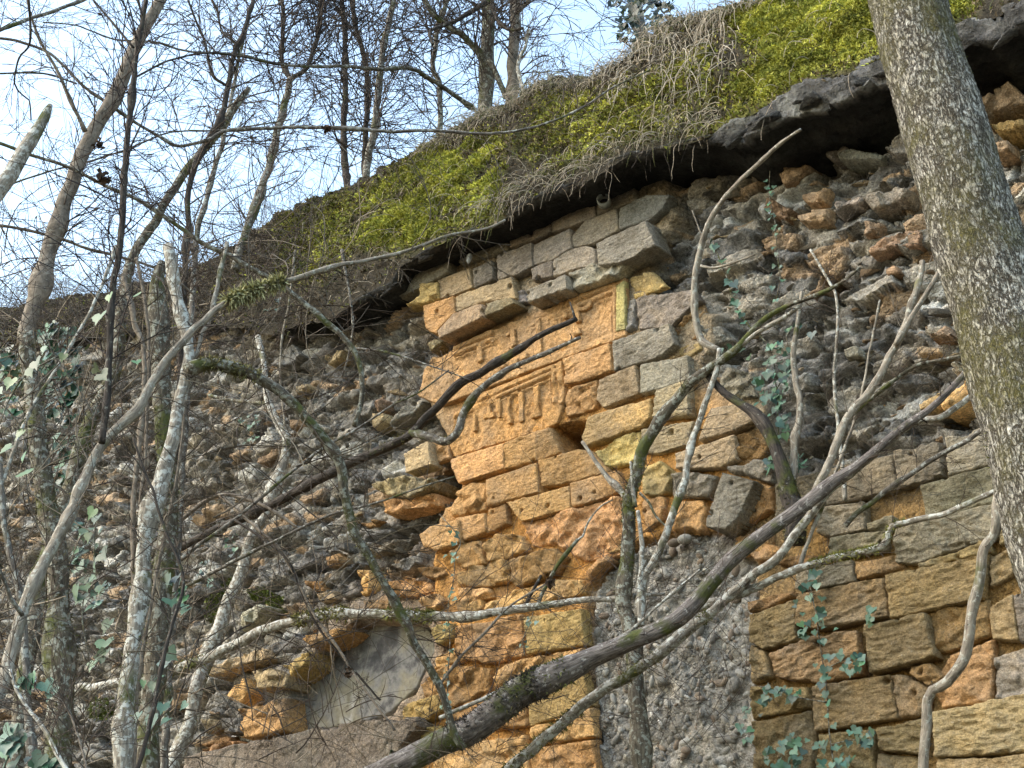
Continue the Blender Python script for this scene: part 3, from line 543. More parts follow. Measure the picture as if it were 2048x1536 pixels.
# carved panels
def line_d(a, b):            # distance below/inside the line a->b in wall coordinates
    A = loc(*a, 0.0); Bq = loc(*b, 0.0); e = (Bq - A) / np.linalg.norm(Bq - A); n_ = np.array([e[1], -e[0]])
    return lambda u, v: (u - A[0]) * n_[0] + (v - A[1]) * n_[1]
def mould(d, wdt=.055):
    f = np.where(d < wdt, 0, -.035)
    f = np.where((d > wdt) & (d < wdt + .012), -.03, f)
    r = (d - wdt - .034) / .022; f = np.where(np.abs(r) < 1, -.022 + .026 * np.sqrt(np.maximum(1 - r * r, 0)), f)
    f = np.where((d > wdt + .066) & (d < wdt + .082), -.016, f); return f
e5 = lambda p: px('E', [p])[0]
top1 = line_d(e5((150, 775)), e5((1880, 80))); right1 = line_d(e5((1885, 80)), e5((1895, 660))); bot1 = line_d(e5((1895, 665)), e5((1240, 900)))
def up_extra(u, v, d):
    X, Y = topx(u, np.zeros_like(u), v); ex = (X - 880) / .1953
    n_ = fbm(uv3(u * 9, v * 9, 3), 4); br = sstep(np.abs(ex - 760) + 200 * n_, 190, 140)
    dt = top1(u, v) + .02; dr = right1(u, v); db = bot1(u, v)
    er = sstep(fbm(uv3(u * 4, v * 6, 23), 3) + .3 * n_, .05, .45)
    f = np.maximum(mould(dr, .062), np.where(ex > 1150, np.where(db < .055, -.0, np.where(db < .07, -.02, -.04)), -.04))
    f = np.maximum(f, np.where(ex < 1250, np.where(db < .05, -.004, -.04), -.04))
    f = np.where(ex > 130, np.maximum(f, mould(dt, .05) * (1 - br) - .03 * br), f - .0)
    f = f * (1 - .75 * er) - .024 * er
    fld = f < -.015
    f = f + np.where(fld, .012 * n_ + .012 * fbm(uv3(u * 28, v * 28, 5), 3), .003 * n_)
    brk = sstep(ex, 150, -50); return f * (1 - brk) + brk * (-.01 + .04 * n_)
pan = block(px('E', [(165, 770), (560, 590), (960, 425), (1300, 290), (1885, 78), (1897, 662), (1240, 905), (870, 1035), (440, 1215), (0, 1380), (-230, 1280), (-170, 1020), (20, 860)]), 'O', 0, res=.008, rough=.002, chip=.01, pits=0, name='inscription_panel', mat=M['rough'], tool=0, extra=up_extra)
pan['label'] = 'upper carved panel with moulded frame and broken raised letters'; pan.color = (.45, .28, .135, 1)
top2 = line_d((925, 805), e5((1238, 918))); right2 = line_d(e5((1240, 918)), e5((1248, 1245)))
def lo_extra(u, v, d):
    n_ = fbm(uv3(u * 10, v * 10, 13), 4); f = np.maximum(mould(top2(u, v), .035), mould(right2(u, v), .05))
    X, Y = topx(u, np.zeros_like(u), v)
    f = np.where((Y > 806 + (X - 1126) * -.0) & (X > 1085), -.02, f)
    er = sstep(fbm(uv3(u * 4, v * 6, 33), 3) + .3 * n_, .0, .4); f = f * (1 - .8 * er) - .024 * er
    return f + np.where(f < -.015, .016 * n_ + .01 * fbm(uv3(u * 28, v * 28, 5), 3), .004 * n_)
pan2 = block([(905, 830), (958, 786), (1122, 722), (1126, 790), (1112, 843), (1092, 852), (901, 909), (892, 880)], 'O', -.004, res=.008, rough=.002, chip=.01, pits=0, name='inscription_panel', mat=M['rough'], tool=0, extra=lo_extra)
pan2['label'] = 'lower carved panel with worn numerals'; pan2.color = (.48, .285, .12, 1)
def letters(par, polys, pr, n='letter_stroke'):
    for poly in polys:
        o = block(px('E', poly), 'O', pr, back=-.06, res=.006, rough=.003, rnd=.008, chip=.006, pits=0, tool=0, name=n, mat=M['rough'], parent=WALL, cover=False)
        if o is not None:
            o.parent = par; o.location = np.array(o.location) - np.array(par.location); o.color = par.color
letters(pan, [
    [(372, 760), (412, 738), (425, 915), (385, 945)], [(412, 735), (520, 682), (535, 735), (508, 712), (425, 760)], [(512, 690), (535, 680), (540, 740), (518, 748)], [(190, 840), (240, 812), (235, 850), (195, 868)],
    [(712, 618), (752, 602), (768, 760), (725, 785)], [(668, 650), (700, 632), (700, 660), (672, 672)], [(655, 815), (695, 795), (700, 825), (660, 850)], [(980, 500), (1018, 488), (1030, 820), (985, 850)], [(960, 835), (1030, 805), (1032, 850), (975, 862)],
    [(820, 880), (880, 850), (885, 890), (830, 912)], [(725, 925), (785, 905), (790, 945), (730, 962)], [(1205, 740), (1265, 715), (1272, 750), (1212, 772)], [(1362, 375), (1408, 360), (1420, 520), (1375, 530)], [(1360, 610), (1410, 590), (1430, 640), (1365, 668)],
    [(1410, 385), (1470, 378), (1512, 345), (1522, 310), (1545, 325), (1535, 370), (1480, 405), (1415, 412)], [(140, 1130), (245, 1090), (240, 1125), (150, 1160)], [(600, 985), (660, 955), (655, 985), (610, 1005)], [(1255, 440), (1290, 425), (1290, 480), (1258, 490)]], -.008)
letters(pan, [[(1806, 165), (1880, 105), (1889, 598), (1800, 622)]], .008, 'frame_strip')
for o in pan.children:
    if o.name.startswith('frame_strip'): o.color = (.42, .37, .16, 1); o['label'] = 'yellow lichened strip of the panel frame'
letters(pan2, [
    [(330, 1480), (355, 1470), (360, 1640), (335, 1650)], [(478, 1350), (585, 1312), (588, 1335), (480, 1375)], [(480, 1370), (505, 1362), (508, 1470), (482, 1480)], [(565, 1335), (590, 1328), (600, 1440), (575, 1450)], [(440, 1480), (545, 1450), (545, 1500), (445, 1520)],
    [(590, 1290), (610, 1285), (612, 1500), (594, 1505)], [(680, 1300), (720, 1285), (700, 1420), (720, 1560), (690, 1570), (670, 1430)], [(800, 1260), (840, 1250), (845, 1540), (808, 1550)], [(955, 1200), (1000, 1180), (1005, 1470), (965, 1480)], [(720, 1235), (790, 1215), (790, 1260), (725, 1275)], [(925, 1470), (1015, 1440), (1020, 1490), (930, 1510)]], -.012, 'numeral_stroke')
# dressed courses where no single block was told apart
def inside(poly, x, y): return sdf(np.array([float(x)]), np.array([float(y)]), poly)[0][0]
def covered(x, y, m=4): return any(abs(c[:, 0].mean() - x) < 180 and inside(c, x, y) > -m for c in COVER)
vtop, vbot = loc(1900, 850, 0)[1], loc(2100, 1560, 0)[1]
v = vbot; 
AZ = W2(ASH); row = 0
while v < loc(1250, 420, 0)[1]:
    hh = .20 + .07 * rng.random(); u = loc(780, 900, 0)[0] + rng.random() * .3
    while u < u1 - .2:
        ln = .28 + .3 * rng.random()
        q = [(u, v), (u + ln, v + .012 * rng.standard_normal()), (u + ln + .02 * rng.standard_normal(), v + hh), (u + .015 * rng.standard_normal(), v + hh)]
        X_, Y2 = topx(np.array([a for a, _ in q]), np.zeros(4), np.array([b for _, b in q]))
        cx, cy = X_.mean(), Y2.mean(); pts = [(cx, cy)] + [(cx * .3 + a * .7, cy * .3 + b * .7) for a, b in zip(X_, Y2)]
        if -50 < cx < 2950 and cy < 1600 and all(inside(ASH, *p) > 0 and not covered(*p) for p in pts):
            c = 'O' if (cx < 1300 and cy > 640) else ('k' if 900 < cy < 1120 else ('B' if cy > 900 else 'G'))
            block(list(zip(X_, Y2)), c, .005 + .01 * rng.random(), rough=.014, chip=.03)
        u += ln + .018
    v += hh + .018; row += 1

# more rubble: angular stones set in the core (300 at most as parts, the rest as one mass)
def rock_mesh(r, k, flat=.55):
    import bmesh
    bm = bmesh.new(); pts = r.standard_normal((k, 3)); pts /= np.linalg.norm(pts, axis=1, keepdims=True); pts *= .75 + .35 * r.random((k, 1))
    pts *= [1, .8, flat]
    for p in pts: bm.verts.new(p)
    res = bmesh.ops.convex_hull(bm, input=bm.verts); bmesh.ops.delete(bm, geom=[v for v in bm.verts if not v.link_faces], context='VERTS')
    bmesh.ops.bevel(bm, geom=list(bm.edges), offset=.025, segments=1, affect='EDGES')
    bmesh.ops.triangulate(bm, faces=bm.faces); bm.normal_update()
    V = np.array([v.co[:] for v in bm.verts]); Fq = np.array([[v.index for v in f.verts] for f in bm.faces]); bm.free(); return V, Fq
class _ix: pass
ROCKS = []
for i in range(14):
    V, Fq = rock_mesh(rng, 10, .45 + .25 * rng.random()); ROCKS.append((V, Fq))
ROCKME = []
for V, Fq in ROCKS:
    o = mesh_obj('rubble_stone', V, Fq, M['rubble'], WALL, smooth=False); ROCKME.append(o.data); bpy.data.objects.remove(o)
n_traced = sum(1 for o in bpy.data.objects if o.name.startswith('rubble_stone'))
cand = []
def core_at(u, v):
    i = np.clip(np.searchsorted(us, u) - 1, 0, len(us) - 1); j = np.clip(((v - v0) / RES).astype(int) + 2, 0, len(vs) - 1); return W[i, j], a_ash[i, j], a_door[i, j]
cu_ = ua + rng.random(4600) * (ub - ua); cv_ = v0 + rng.random(4600) * (v1 - v0)
cw, ca_, cd_ = core_at(cu_, cv_); cx, cy = topx(cu_, cw, cv_)
niche_d = sdf(cx, cy, NICHE)[0]; hol = np.max([sdf(cx, cy, p)[0] for p, _ in HOLES], 0)
ok = (ca_ < .2) & (cd_ < .1) & (cv_ < lipv(cu_) - .06) & (niche_d < -25) & (hol < -12) & (cy < 1560) & (cx > -20) & (cx < 2080)
sel = np.where(ok)[0]; size = .022 + .07 * rng.random(len(sel)) ** 2.2; size = np.where((cx[sel] < 1350) & (rng.random(len(sel)) < .55), 0, size); sel = sel[size > 0]; size = size[size > 0]
order = np.argsort(-size); taken = []; big_list = []; small = Buf()
PALR = ['g', 'g', 'G', 'G', 'T', 'T', 'r', 'P', 'g', 'G', 'r', 'P']
for q in order:
    i = sel[q]; s = size[q]; x, y = cx[i], cy[i]
    rpx = s * 250
    if any((x - a) ** 2 + (2 * (y - b)) ** 2 < (.62 * (rpx + r)) ** 2 for a, b, r in taken): continue
    if s > .04 and covered(x, y, 2): continue
    taken.append((x, y, rpx)); R_ = Matrix.Rotation(rng.random() * 6.28, 3, 'X') if False else None
    ang = (rng.random() - .5) * .4; tl = (rng.random(2) - .5) * .9; k = rng.integers(14)
    S = np.array([s * (1.2 + .9 * rng.random()), s * .8, s * (.5 + .4 * rng.random())])
    E = Matrix.Rotation(ang, 3, 'Y') @ Matrix.Rotation(tl[0], 3, 'X') @ Matrix.Rotation(tl[1] * 2, 3, 'Z')
    c = PALR[rng.integers(12)]
    if warm[min(int(np.searchsorted(us, cu_[i])), len(us) - 1), min(int((cv_[i] - v0) / RES) + 2, len(vs) - 1), 0] > .5 and x > 600: c = 'o' if rng.random() < .6 else 'O'
    cc = np.clip(np.array(CL[c]) * (.9 + .45 * rng.random()), .03, .7)
    pos = (cu_[i], -cw[i] + s * .05, cv_[i])
    if len(big_list) < 300 - n_traced and s > .03:
        o = bpy.data.objects.new('rubble_stone', ROCKME[k]); COL.objects.link(o); o.parent = WALL
        o.matrix_local = Matrix.Translation(pos) @ E.to_4x4() @ Matrix.Diagonal((*S, 1)); o.color = (*cc, 1); big_list.append(o)
    else:
        V, Fq = ROCKS[k]; V = (V * S) @ np.array(E).T + pos; small.add(V, np.hstack([Fq, Fq[:, 2:3]]), C=cc)
o = mesh_obj('small_rubble', np.vstack(small.V), np.vstack(small.F)[:, :3], M['core'], WALL, col=np.vstack(small.C), smooth=False); o['kind'] = 'stuff'
# pebbles in the rough concrete that fills the doorway
import bmesh
def ico(sub):
    bm = bmesh.new(); bmesh.ops.create_icosphere(bm, subdivisions=sub, radius=1); V = np.array([v.co[:] for v in bm.verts]); Fq = np.array([[v.index for v in f.verts] for f in bm.faces]); bm.free(); return V, Fq
IV, IF = ico(2)
n = 4200; pu = rng.random(n) * 2.6 + loc(1150, 1300, 0)[0]; pv = v0 + rng.random(n) * (loc(1370, 1050, 0)[1] - v0)
pw, pa, pd = core_at(pu, pv); okp = pd > .8
pb = Buf(); peb_me = None; npb = 0
PC = np.array([(.29, .28, .25), (.34, .33, .3), (.21, .205, .19), (.47, .46, .42), (.28, .23, .18), (.26, .255, .235)])
DOORINF = mesh_obj('pebble', IV, IF, M['pebble'], WALL, col=np.full((len(IV), 3), .2)); peb_me = DOORINF.data; bpy.data.objects.remove(DOORINF)
PM = stone_mat('large_pebble', 'obj', lichen=.1, grain=.3); peb_me.materials[0] = PM
for i in np.where(okp)[0]:
    s = .005 + .023 * rng.random() ** 3.2
    S = np.array([s * (1 + .7 * rng.random()), s * .8, s * (.6 + .4 * rng.random())]); E = np.array(Matrix.Rotation(rng.random() * 3, 3, 'Y') @ Matrix.Rotation((rng.random() - .5), 3, 'X'))
    pos = np.array([pu[i], -pw[i] + s * .1, pv[i]]); c = PC[rng.integers(6)] * (.8 + .4 * rng.random())
    if s > .021 and npb < 120:
        o = bpy.data.objects.new('pebble', peb_me); COL.objects.link(o); o.parent = WALL; o.matrix_local = Matrix.Translation(pos) @ Matrix(E).to_4x4() @ Matrix.Diagonal((*(S * 1.25), 1)); o.color = (*c, 1); npb += 1
    else:
        pb.add((IV[:12 * 0 + len(IV)] * S) @ E.T + pos, np.hstack([IF, IF[:, 2:3]]), C=c)
o = mesh_obj('embedded_gravel', np.vstack(pb.V), np.vstack(pb.F)[:, :3], M['pebble'], WALL, col=np.vstack(pb.C)); o['kind'] = 'stuff'
for x, y, rx, c in ((1366, 1077, .042, (.38, .37, .33)), (1345, 1084, .036, (.2, .165, .13))):
    a = loc(x, y, .0); o = bpy.data.objects.new('pebble', peb_me); COL.objects.link(o); o.parent = WALL
    o.matrix_local = Matrix.Translation((a[0], .02, a[1])) @ Matrix.Diagonal((rx * 1.35, rx, rx * .85, 1)); o.color = (*c, 1)

# roof slab: broken lip, underside, and the mossy bank lying on it
su_ = np.arange(lip[0, 0], lip[-1, 0], .019)
slab_on = topx(su_, lipw(su_), lipv(su_))[0] > 655
LW = lipw(su_) + .02 * fbm(uv3(su_ * 5, su_ * 0, 3), 3) ; LV = lipv(su_) + .01 * np.round(3 * fbm(uv3(su_ * 2.2, su_ * 0, 19), 2)) + .012 * fbm(uv3(su_ * 6, su_ * 0, 9), 3)
right_part = sstep(topx(su_, LW, LV)[0], 1380, 1480); thick = .035 + .11 * right_part * (1 + .9 * fbm(uv3(su_ * 3, su_ * 0, 5), 3)) + .012 * fbm(uv3(su_ * 8, su_ * 0, 4), 3)
NF = 13
rows_ = [(LW - .16, LV + .04), (LW - .08, LV + .03), (LW - .02, LV + .012)] + [(LW - .012 * f - .03 * f * f, LV - thick * f) for f in np.linspace(0, 1, NF - 3)]
for t in np.linspace(.06, 1, 22):
    rows_.append(((LW - .042) * (1 - t) + (-.5) * t, LV - thick - right_part * (.05 * sstep(np.full_like(su_, t), .25, .34) * (1 + .8 * fbm(uv3(su_ * 2.5, su_ * 0, 15), 2)) + .03 * sstep(np.full_like(su_, t), .5, .6))))
Rw = np.array([r[0] for r in rows_]).T; Rv = np.array([r[1] for r in rows_]).T
UU = np.repeat(su_[:, None], Rw.shape[1], 1); nz = fbm(np.stack([UU * 3.2, Rw * 16, Rv * 16], -1), 4)
w1, w2, hh_, fx, fy = worley(UU / .30 + .5 * nz, (Rv * 1.2 - Rw) / .07 + .4 * nz, 5); fac = (fx * (hh_[1] - .5) + fy * (hh_[2] - .5)) * 2 + (hh_[3] - .5) * .7
rg = .012 + .03 * right_part[:, None]; fg = .012 + .05 * right_part[:, None]
Vt = np.stack([UU + .01 * nz, -(Rw + rg * nz + fg * fac), Rv + rg * .6 * nz + .5 * fg * fac], -1).reshape(-1, 3)
Fs = grid_faces(len(su_), Rw.shape[1], np.repeat(slab_on[:, None], Rw.shape[1], 1)); us2, Fs = compact(Vt, Fs)
lipmask = np.zeros(Rw.shape); lipmask[:, :NF] = 1; tint = (.16 + .84 * lipmask * (.35 + .65 * right_part[:, None]))[..., None] * np.ones(3)  # underside tint painted near-black: missing light under the overhang, with black staining
ob = mesh_obj('roof_slab', Vt[us2], Fs, M['slab'], WALL, col=tint.reshape(-1, 3)[us2], smooth=False); ob['label'] = 'broken overhanging lip of the concrete roof slab, its underside painted dark as shade'
# broken angular pieces along the slab's edge
smesh = []
for V_, F2 in ROCKS[:8]:
    o = mesh_obj('slab_fragment', V_, F2, M['slab'], WALL, smooth=False, col=np.full((len(V_), 3), .75)); smesh.append(o.data); bpy.data.objects.remove(o)
lx = topx(su_, LW, LV)[0]
for q in range(220):
    i = rng.integers(len(su_)); x = lx[i]
    if not (700 < x < 2300) or (x < 1380 and rng.random() < .75): continue
    s = (.035 + .06 * rng.random()) * (1.25 if x > 1380 else .7); o = bpy.data.objects.new('slab_fragment', smesh[rng.integers(8)]); COL.objects.link(o); o.parent = WALL
    o.matrix_local = Matrix.Translation((su_[i], -(LW[i] - s * (.25 + .75 * rng.random())), LV[i] - thick[i] * (.2 + .8 * rng.random()))) @ Matrix.Rotation((rng.random() - .5) * .8, 4, 'Y') @ Matrix.Rotation((rng.random() - .5) * .8, 4, 'Z') @ Matrix.Diagonal((s * (1.5 + rng.random()), s, s * (.55 + .3 * rng.random()), 1))
BANKN = 60
tt = np.concatenate([np.linspace(0, 1, BANKN), [1.12, 1.6, 3.5, 8]])
SV = silv(su_)
bu = np.repeat(su_[:, None], len(tt), 1); tq = np.clip(tt, 0, 1)[None, :]
bw = (LW[:, None] - .02) * (1 - tq) + WS * tq + np.where(tt > 1, -(tt - 1) * .6, 0)[None, :]
shape = tq ** .85
bv = LV[:, None] + .005 + (SV - LV)[:, None] * shape - np.where(tt > 1, .02 * (tt - 1), 0)[None, :]
nb_ = fbm(np.stack([bu * 3, bw * 3, bv * 3], -1), 4); nb2 = fbm(np.stack([bu * 11, bw * 11, bv * 11], -1), 4)
damp = np.where(tt > 1.01, .3, sstep(tt, 0, .08))[None, :]
bw = bw + damp * (.12 * nb_ + .05 * nb2); bv = bv + damp * .03 * nb2
bx, by = topx(bu, bw, bv)
mz = lambda x, y, poly, s=25: sstep(sdf(x, y, poly)[0], -s, s)
MOSSZ = [[(870, 285), (1000, 270), (1000, 420), (900, 470), (780, 500), (700, 480), (720, 400)], [(1450, 40), (1560, -20), (1800, -60), (1790, 100), (1650, 140), (1440, 250), (1380, 260), (1420, 200), (1520, 120)], [(1080, 190), (1250, 170), (1420, 90), (1420, 200), (1330, 260), (1080, 340), (1030, 300)], [(560, 420), (700, 380), (740, 460), (640, 560), (560, 560)], [(1860, -10), (1960, -20), (1940, 25), (1890, 40)]]
def mossd(x, y):
    r = mz(x, y, MOSSZ[0]) ; r = np.maximum(r, mz(x, y, MOSSZ[1])); r = np.maximum(r, .55 * mz(x, y, MOSSZ[2])); r = np.maximum(r, .45 * mz(x, y, MOSSZ[3])); return np.maximum(r, mz(x, y, MOSSZ[4]))
md = mossd(bx, by) * sstep(nb_ + .6 * nb2 + .25 * sstep(bx, 1430, 1520), -.5, -.02)
ce = np.array([.055, .048, .035]) * (1 + .5 * nb2[..., None]); cm = np.array([.2, .21, .035]) * (1 + .5 * nb_[..., None])
bc = ce * (1 - md[..., None]) + cm * md[..., None]
droop = np.exp(-np.clip(tt, 0, 9) * 22)[None, :] * (.5 + 1.4 * fbm(uv3(su_ * 4, su_ * 0, 8), 3)[:, None]) * (1 - .8 * right_part)[:, None]; bw = bw + .05 * droop; bv = bv - .09 * np.clip(droop, 0, 1)
Bv = np.stack([bu, -bw, bv], -1)
def w2world(V): V = np.asarray(V); return P0 + V[..., 0:1] * RU + V[..., 1:2] * INW + V[..., 2:3] * np.array([0, 0, 1.0])
BW3 = w2world(Bv)
bank = mesh_obj('earth_bank', BW3.reshape(-1, 3), grid_faces(len(su_), len(tt))[:, ::-1], M['earth'], col=np.clip(bc, .004, 1).reshape(-1, 3))
tag(bank, 'steep earth bank with moss lying on the roof of the ruined wall', 'bank', kind='structure')
# ground
gs = np.linspace(-600, 600, 61); GX, GY = np.meshgrid(gs, gs, indexing='ij'); GZ = np.where(np.hypot(GX, GY) > 60, 1.5 * fbm(uv3(GX * .02, GY * .02), 3), 0) - .02
gr = mesh_obj('ground', np.stack([GX, GY, GZ], -1).reshape(-1, 3), grid_faces(61, 61), M['earth'], col=np.tile([.07, .06, .04], (61 * 61, 1)))
tag(gr, 'brown leaf-strewn woodland floor below the wall', 'ground', kind='structure')
# ------------------------------------------------------------------ wood: trunks, branches, fallen limbs, twigs
vr = np.random.default_rng(23)
def path(spec, mode, d0, d1, r):
    """spec: [(tile, [(x,y),..]), ..] base -> tip; depth runs from d0 to d1; r: [(fraction, pixels)] -> points, radii"""
    P = [q for t, pts in spec for q in px(t, pts)]; P = np.array(P)
    s = np.concatenate([[0], np.cumsum(np.hypot(*np.diff(P, axis=0).T))]); s = s / s[-1]
    d = d0 + (d1 - d0) * s
    if mode == 'w': W3 = np.array([onw(x, y, q) for (x, y), q in zip(P, d)])
    else: W3 = np.array([onY(x, y, q) for (x, y), q in zip(P, d)])
    rr = np.interp(s, [a for a, _ in r], [b for _, b in r]) * mpp(W3)
    return np.hstack([W3, rr[:, None]])
def limb(buf, PR, k=10, rough=.18, wob=.25, step=None, seed=None, ground=False, col=None):
    PR = np.array(PR); g0 = PR[0, :3].copy() if ground else None
    if ground and PR[0, 2] > .05:
        d = norm(PR[0, :3] - PR[1, :3]); d = norm(d + np.array([0, 0, -.12]))
        if d[2] > -.3: d[2] = -.3; d = norm(d)
        L_ = (PR[0, 2] + .1) / -d[2]; ext = [np.append(PR[0, :3] + d * L_ * f, PR[0, 3] * (1 + .3 * f)) for f in (1, .75, .5, .25, .08)]; PR = np.vstack([ext, PR])
    Q = catmull(PR, step or max(.03, PR[:, 3].mean() * 1.3)); sd = seed if seed is not None else int(vr.integers(999))
    rm = Q[:, 3:4]; nz = np.stack([fbm(np.stack([np.arange(len(Q)) * .35, np.full(len(Q), j * 9.1 + sd), np.zeros(len(Q))], -1), 2, j) for j in range(3)], -1)
    Q[:, :3] += nz * rm * wob * 2
    if k > 5:
        for _ in range(int(len(Q) / 14)):
            c_ = vr.integers(len(Q)); Q[:, 3] *= 1 + (.12 + .3 * vr.random()) * np.exp(-((np.arange(len(Q)) - c_) / 1.6) ** 2)
    buf.tube(Q[:, :3], np.maximum(Q[:, 3], .0012), k, rough, seed=sd, col=col)
    if g0 is not None: Q = Q[int(np.argmin(np.linalg.norm(Q[:, :3] - g0, axis=1))):]
    return Q
def norm(v): return v / max(math.sqrt(v[0] * v[0] + v[1] * v[1] + v[2] * v[2]), 1e-9)
def spray(buf, p, d, L, r, lvl, up=.0, bend=.22, kids=4, spread=.8, k=3, col=None, flat=None):
    n = max(4, int(L / .07)); st = L / n; pts = [p]; dd = norm(d); curve = vr.standard_normal(3) * .085
    for i in range(n):
        dd = norm(dd + vr.standard_normal(3) * bend * .5 + curve + np.array([0, 0, up]) * .12)
        if flat is not None: dd = norm(dd - flat * (dd @ flat) * .25)
        pts.append(pts[-1] + dd * st)
    pts = np.array(pts); R = r * np.linspace(1, .42, len(pts)) * (1 + .2 * vr.standard_normal(len(pts))); R[-1] *= 1.5; R = np.maximum(R, .0011)
    buf.tube(pts, R, k, cap=False, col=col)
    if lvl > 0:
        m = max(1, int(kids * (.6 + .8 * vr.random())))
        for j in range(m):
            t = .12 + .85 * (j + vr.random()) / m; i = min(int(t * n), n - 1); T = norm(pts[i + 1] - pts[i])
            s = norm(vcross(T, vr.standard_normal(3))); c = norm(T + s * spread * (.5 + .9 * vr.random()))
            spray(buf, pts[i], c, L * (.25 + .4 * vr.random()) * (1.1 - .5 * t), max(r * .6, .0011), lvl - 1, up, bend, kids, spread, k, col, flat)
def along(Q, n, lo=.1, hi=1.0):
    for j in range(n):
        i = int((lo + (hi - lo) * (j + vr.random()) / n) * (len(Q) - 2)); i = min(max(i, 0), len(Q) - 2)
        yield Q[i, :3], norm(Q[i + 1, :3] - Q[i, :3]), Q[i, 3]
CBR, CDK, CPL, CGY = (.075, .058, .045), (.035, .028, .026), (.24, .2, .145), (.12, .105, .085)
def mossbuf(buf, Q, lo, hi, n, ln=.035, c=(.12, .13, .03), drop=.0, side=None):
    i0, i1 = int(lo * (len(Q) - 1)), max(int(hi * (len(Q) - 1)), int(lo * (len(Q) - 1)) + 1)
    for _ in range(n):
        f = i0 + vr.random() * (i1 - i0); i = min(int(f), len(Q) - 2); t = f - i; p = Q[i, :3] * (1 - t) + Q[i + 1, :3] * t; T = norm(Q[i + 1, :3] - Q[i, :3])
        a = vr.standard_normal(3); a[2] += .55; a = norm(a - T * (a @ T)); b = p + a * Q[i, 3] * .95
        e = norm(a + vr.standard_normal(3) * .7 + np.array([0, 0, -drop])) * ln * (.5 + vr.random()); sd = norm(np.cross(e, vr.standard_normal(3))) * ln * .17
        cc = np.array(c) * (.5 + .9 * vr.random()); buf.add(np.array([b - sd, b + sd, b + e]), np.array([[0, 1, 2, 2]]), C=cc)
TW = 1.75
def wood(name, label, cat, limbs, group=None, ground=False, twigs=None, moss=None, main='trunk'):
    """limbs: [(part, spec, mode, d0, d1, r, mat, sides)]"""
    Qs = []; root = None; nb = 0
    for i, (part, spec, mode, d0, d1, r, mat, k) in enumerate(limbs):
        PR = path(spec, mode, d0, d1, r); b = Buf(); Q = limb(b, PR, k, ground=ground and i == 0, rough=.22 if k > 6 else .1)
        if root is None: root = empty(name, (Q[0, 0], Q[0, 1], 0) if ground else Q[0, :3], label, cat, group)
        b.build(part, M[mat], root); Qs.append(Q)
    if twigs:
        b = Buf()
        for (li, n, L, rpx, lvl, up, col) in twigs:
            Q = Qs[li]
            for p, T, rr in along(Q, max(1, int(n * TW)), .12, 1):
                s = norm(vcross(T, vr.standard_normal(3))); s = norm(T * .8 + s * .9); m = mpp(p)
                spray(b, p, s, L * (.5 + vr.random()), rpx * m, lvl, up, col=np.array(col) * (.8 + .4 * vr.random()), kids=4)
        o = b.build('twigs', M['tint'], root, kind='stuff')
    if moss:
        b = Buf()
        for (li, lo, hi, n, ln, c, drop) in moss: mossbuf(b, Qs[li], lo, hi, n, ln, c, drop)
        b.build('moss', M['tint'], root, smooth=False, kind='stuff')
    return root, Qs
MG, ML = (.13, .135, .03), (.42, .41, .22)
R2 = lambda a, b: [(0, a), (1, b)]
# -- the big leaning trunk on the right: furrowed bark as relief
PRt = path([('', [(2260, 1560), (2190, 1300), (2108, 1030), (2035, 760), (1962, 500), (1885, 240), (1812, -10), (1740, -260), (1690, -520)])], 'Y', 5.3, 5.9, [(0, 112), (.3, 100), (.55, 88), (.77, 74), (.82, 69), (1, 60)])
a = PRt[0].copy(); a[2] = -.1; a[:2] += (PRt[0, :2] - PRt[1, :2]) * .8; a[3] *= 1.2; PRt = np.vstack([a, PRt])
Q = catmull(PRt, .011); n = len(Q); k = 100
T = np.gradient(Q[:, :3], axis=0); T /= np.linalg.norm(T, axis=1, keepdims=True); A = np.cross(T, [0, 1.0, 0]); A /= np.linalg.norm(A, axis=1, keepdims=True); Bn = np.cross(T, A)
th = np.arange(k) * 2 * math.pi / k; ln_ = np.concatenate([[0], np.cumsum(np.linalg.norm(np.diff(Q[:, :3], axis=0), axis=1))])
cc = np.cos(th)[None, :] * Q[:, 3:4]; ss = np.sin(th)[None, :] * Q[:, 3:4]; LL = np.repeat(ln_[:, None], k, 1)
p3 = np.stack([cc * 84, ss * 84, LL * 34], -1); p3 = p3 + 1.2 * np.stack([fbm(p3 * .4, 2, j) for j in range(3)], -1)
rid = 1 - np.abs(fbm(p3 * .9, 3, 4)) * 3.2; hgt = -.6 * np.clip(rid, -.6, 1) + .25 * fbm(p3 * 2.2, 2, 5)
bump_ = .006 * np.clip(hgt, -1, 1) + .022 * fbm(np.stack([cc * 6, ss * 6, LL * 3], -1), 3)
RRt = Q[:, 3:4] + bump_
Vt = Q[:, None, :3] + A[:, None] * (np.cos(th)[None, :, None] * RRt[..., None]) + Bn[:, None] * (np.sin(th)[None, :, None] * RRt[..., None])
j = np.arange(k); b_ = (np.arange(n - 1) * k)[:, None]; Fq = np.stack([b_ + j, b_ + (j + 1) % k, b_ + k + (j + 1) % k, b_ + k + j], -1).reshape(-1, 4)
pl = sstep(hgt + .35 * fbm(p3 * .5, 2, 8), -.25, .2)[..., None]; cb = np.array([.085, .07, .048]) * (1 - pl) + np.array([.34, .315, .24]) * pl; cb = cb * (1 + .3 * fbm(np.stack([cc * 9, ss * 9, LL * 5], -1), 3)[..., None])
root = empty('tree', Q[0, :3], 'thick leaning tree trunk with furrowed lichen-flecked bark in front of the wall', 'tree')
tr = mesh_obj('trunk', Vt.reshape(-1, 3), Fq, M['bark_big'], root, attrs={'bark': np.stack([cc, ss, LL], -1).reshape(-1, 3)}, origin=Q[0, :3])
b = Buf(); QT = Q
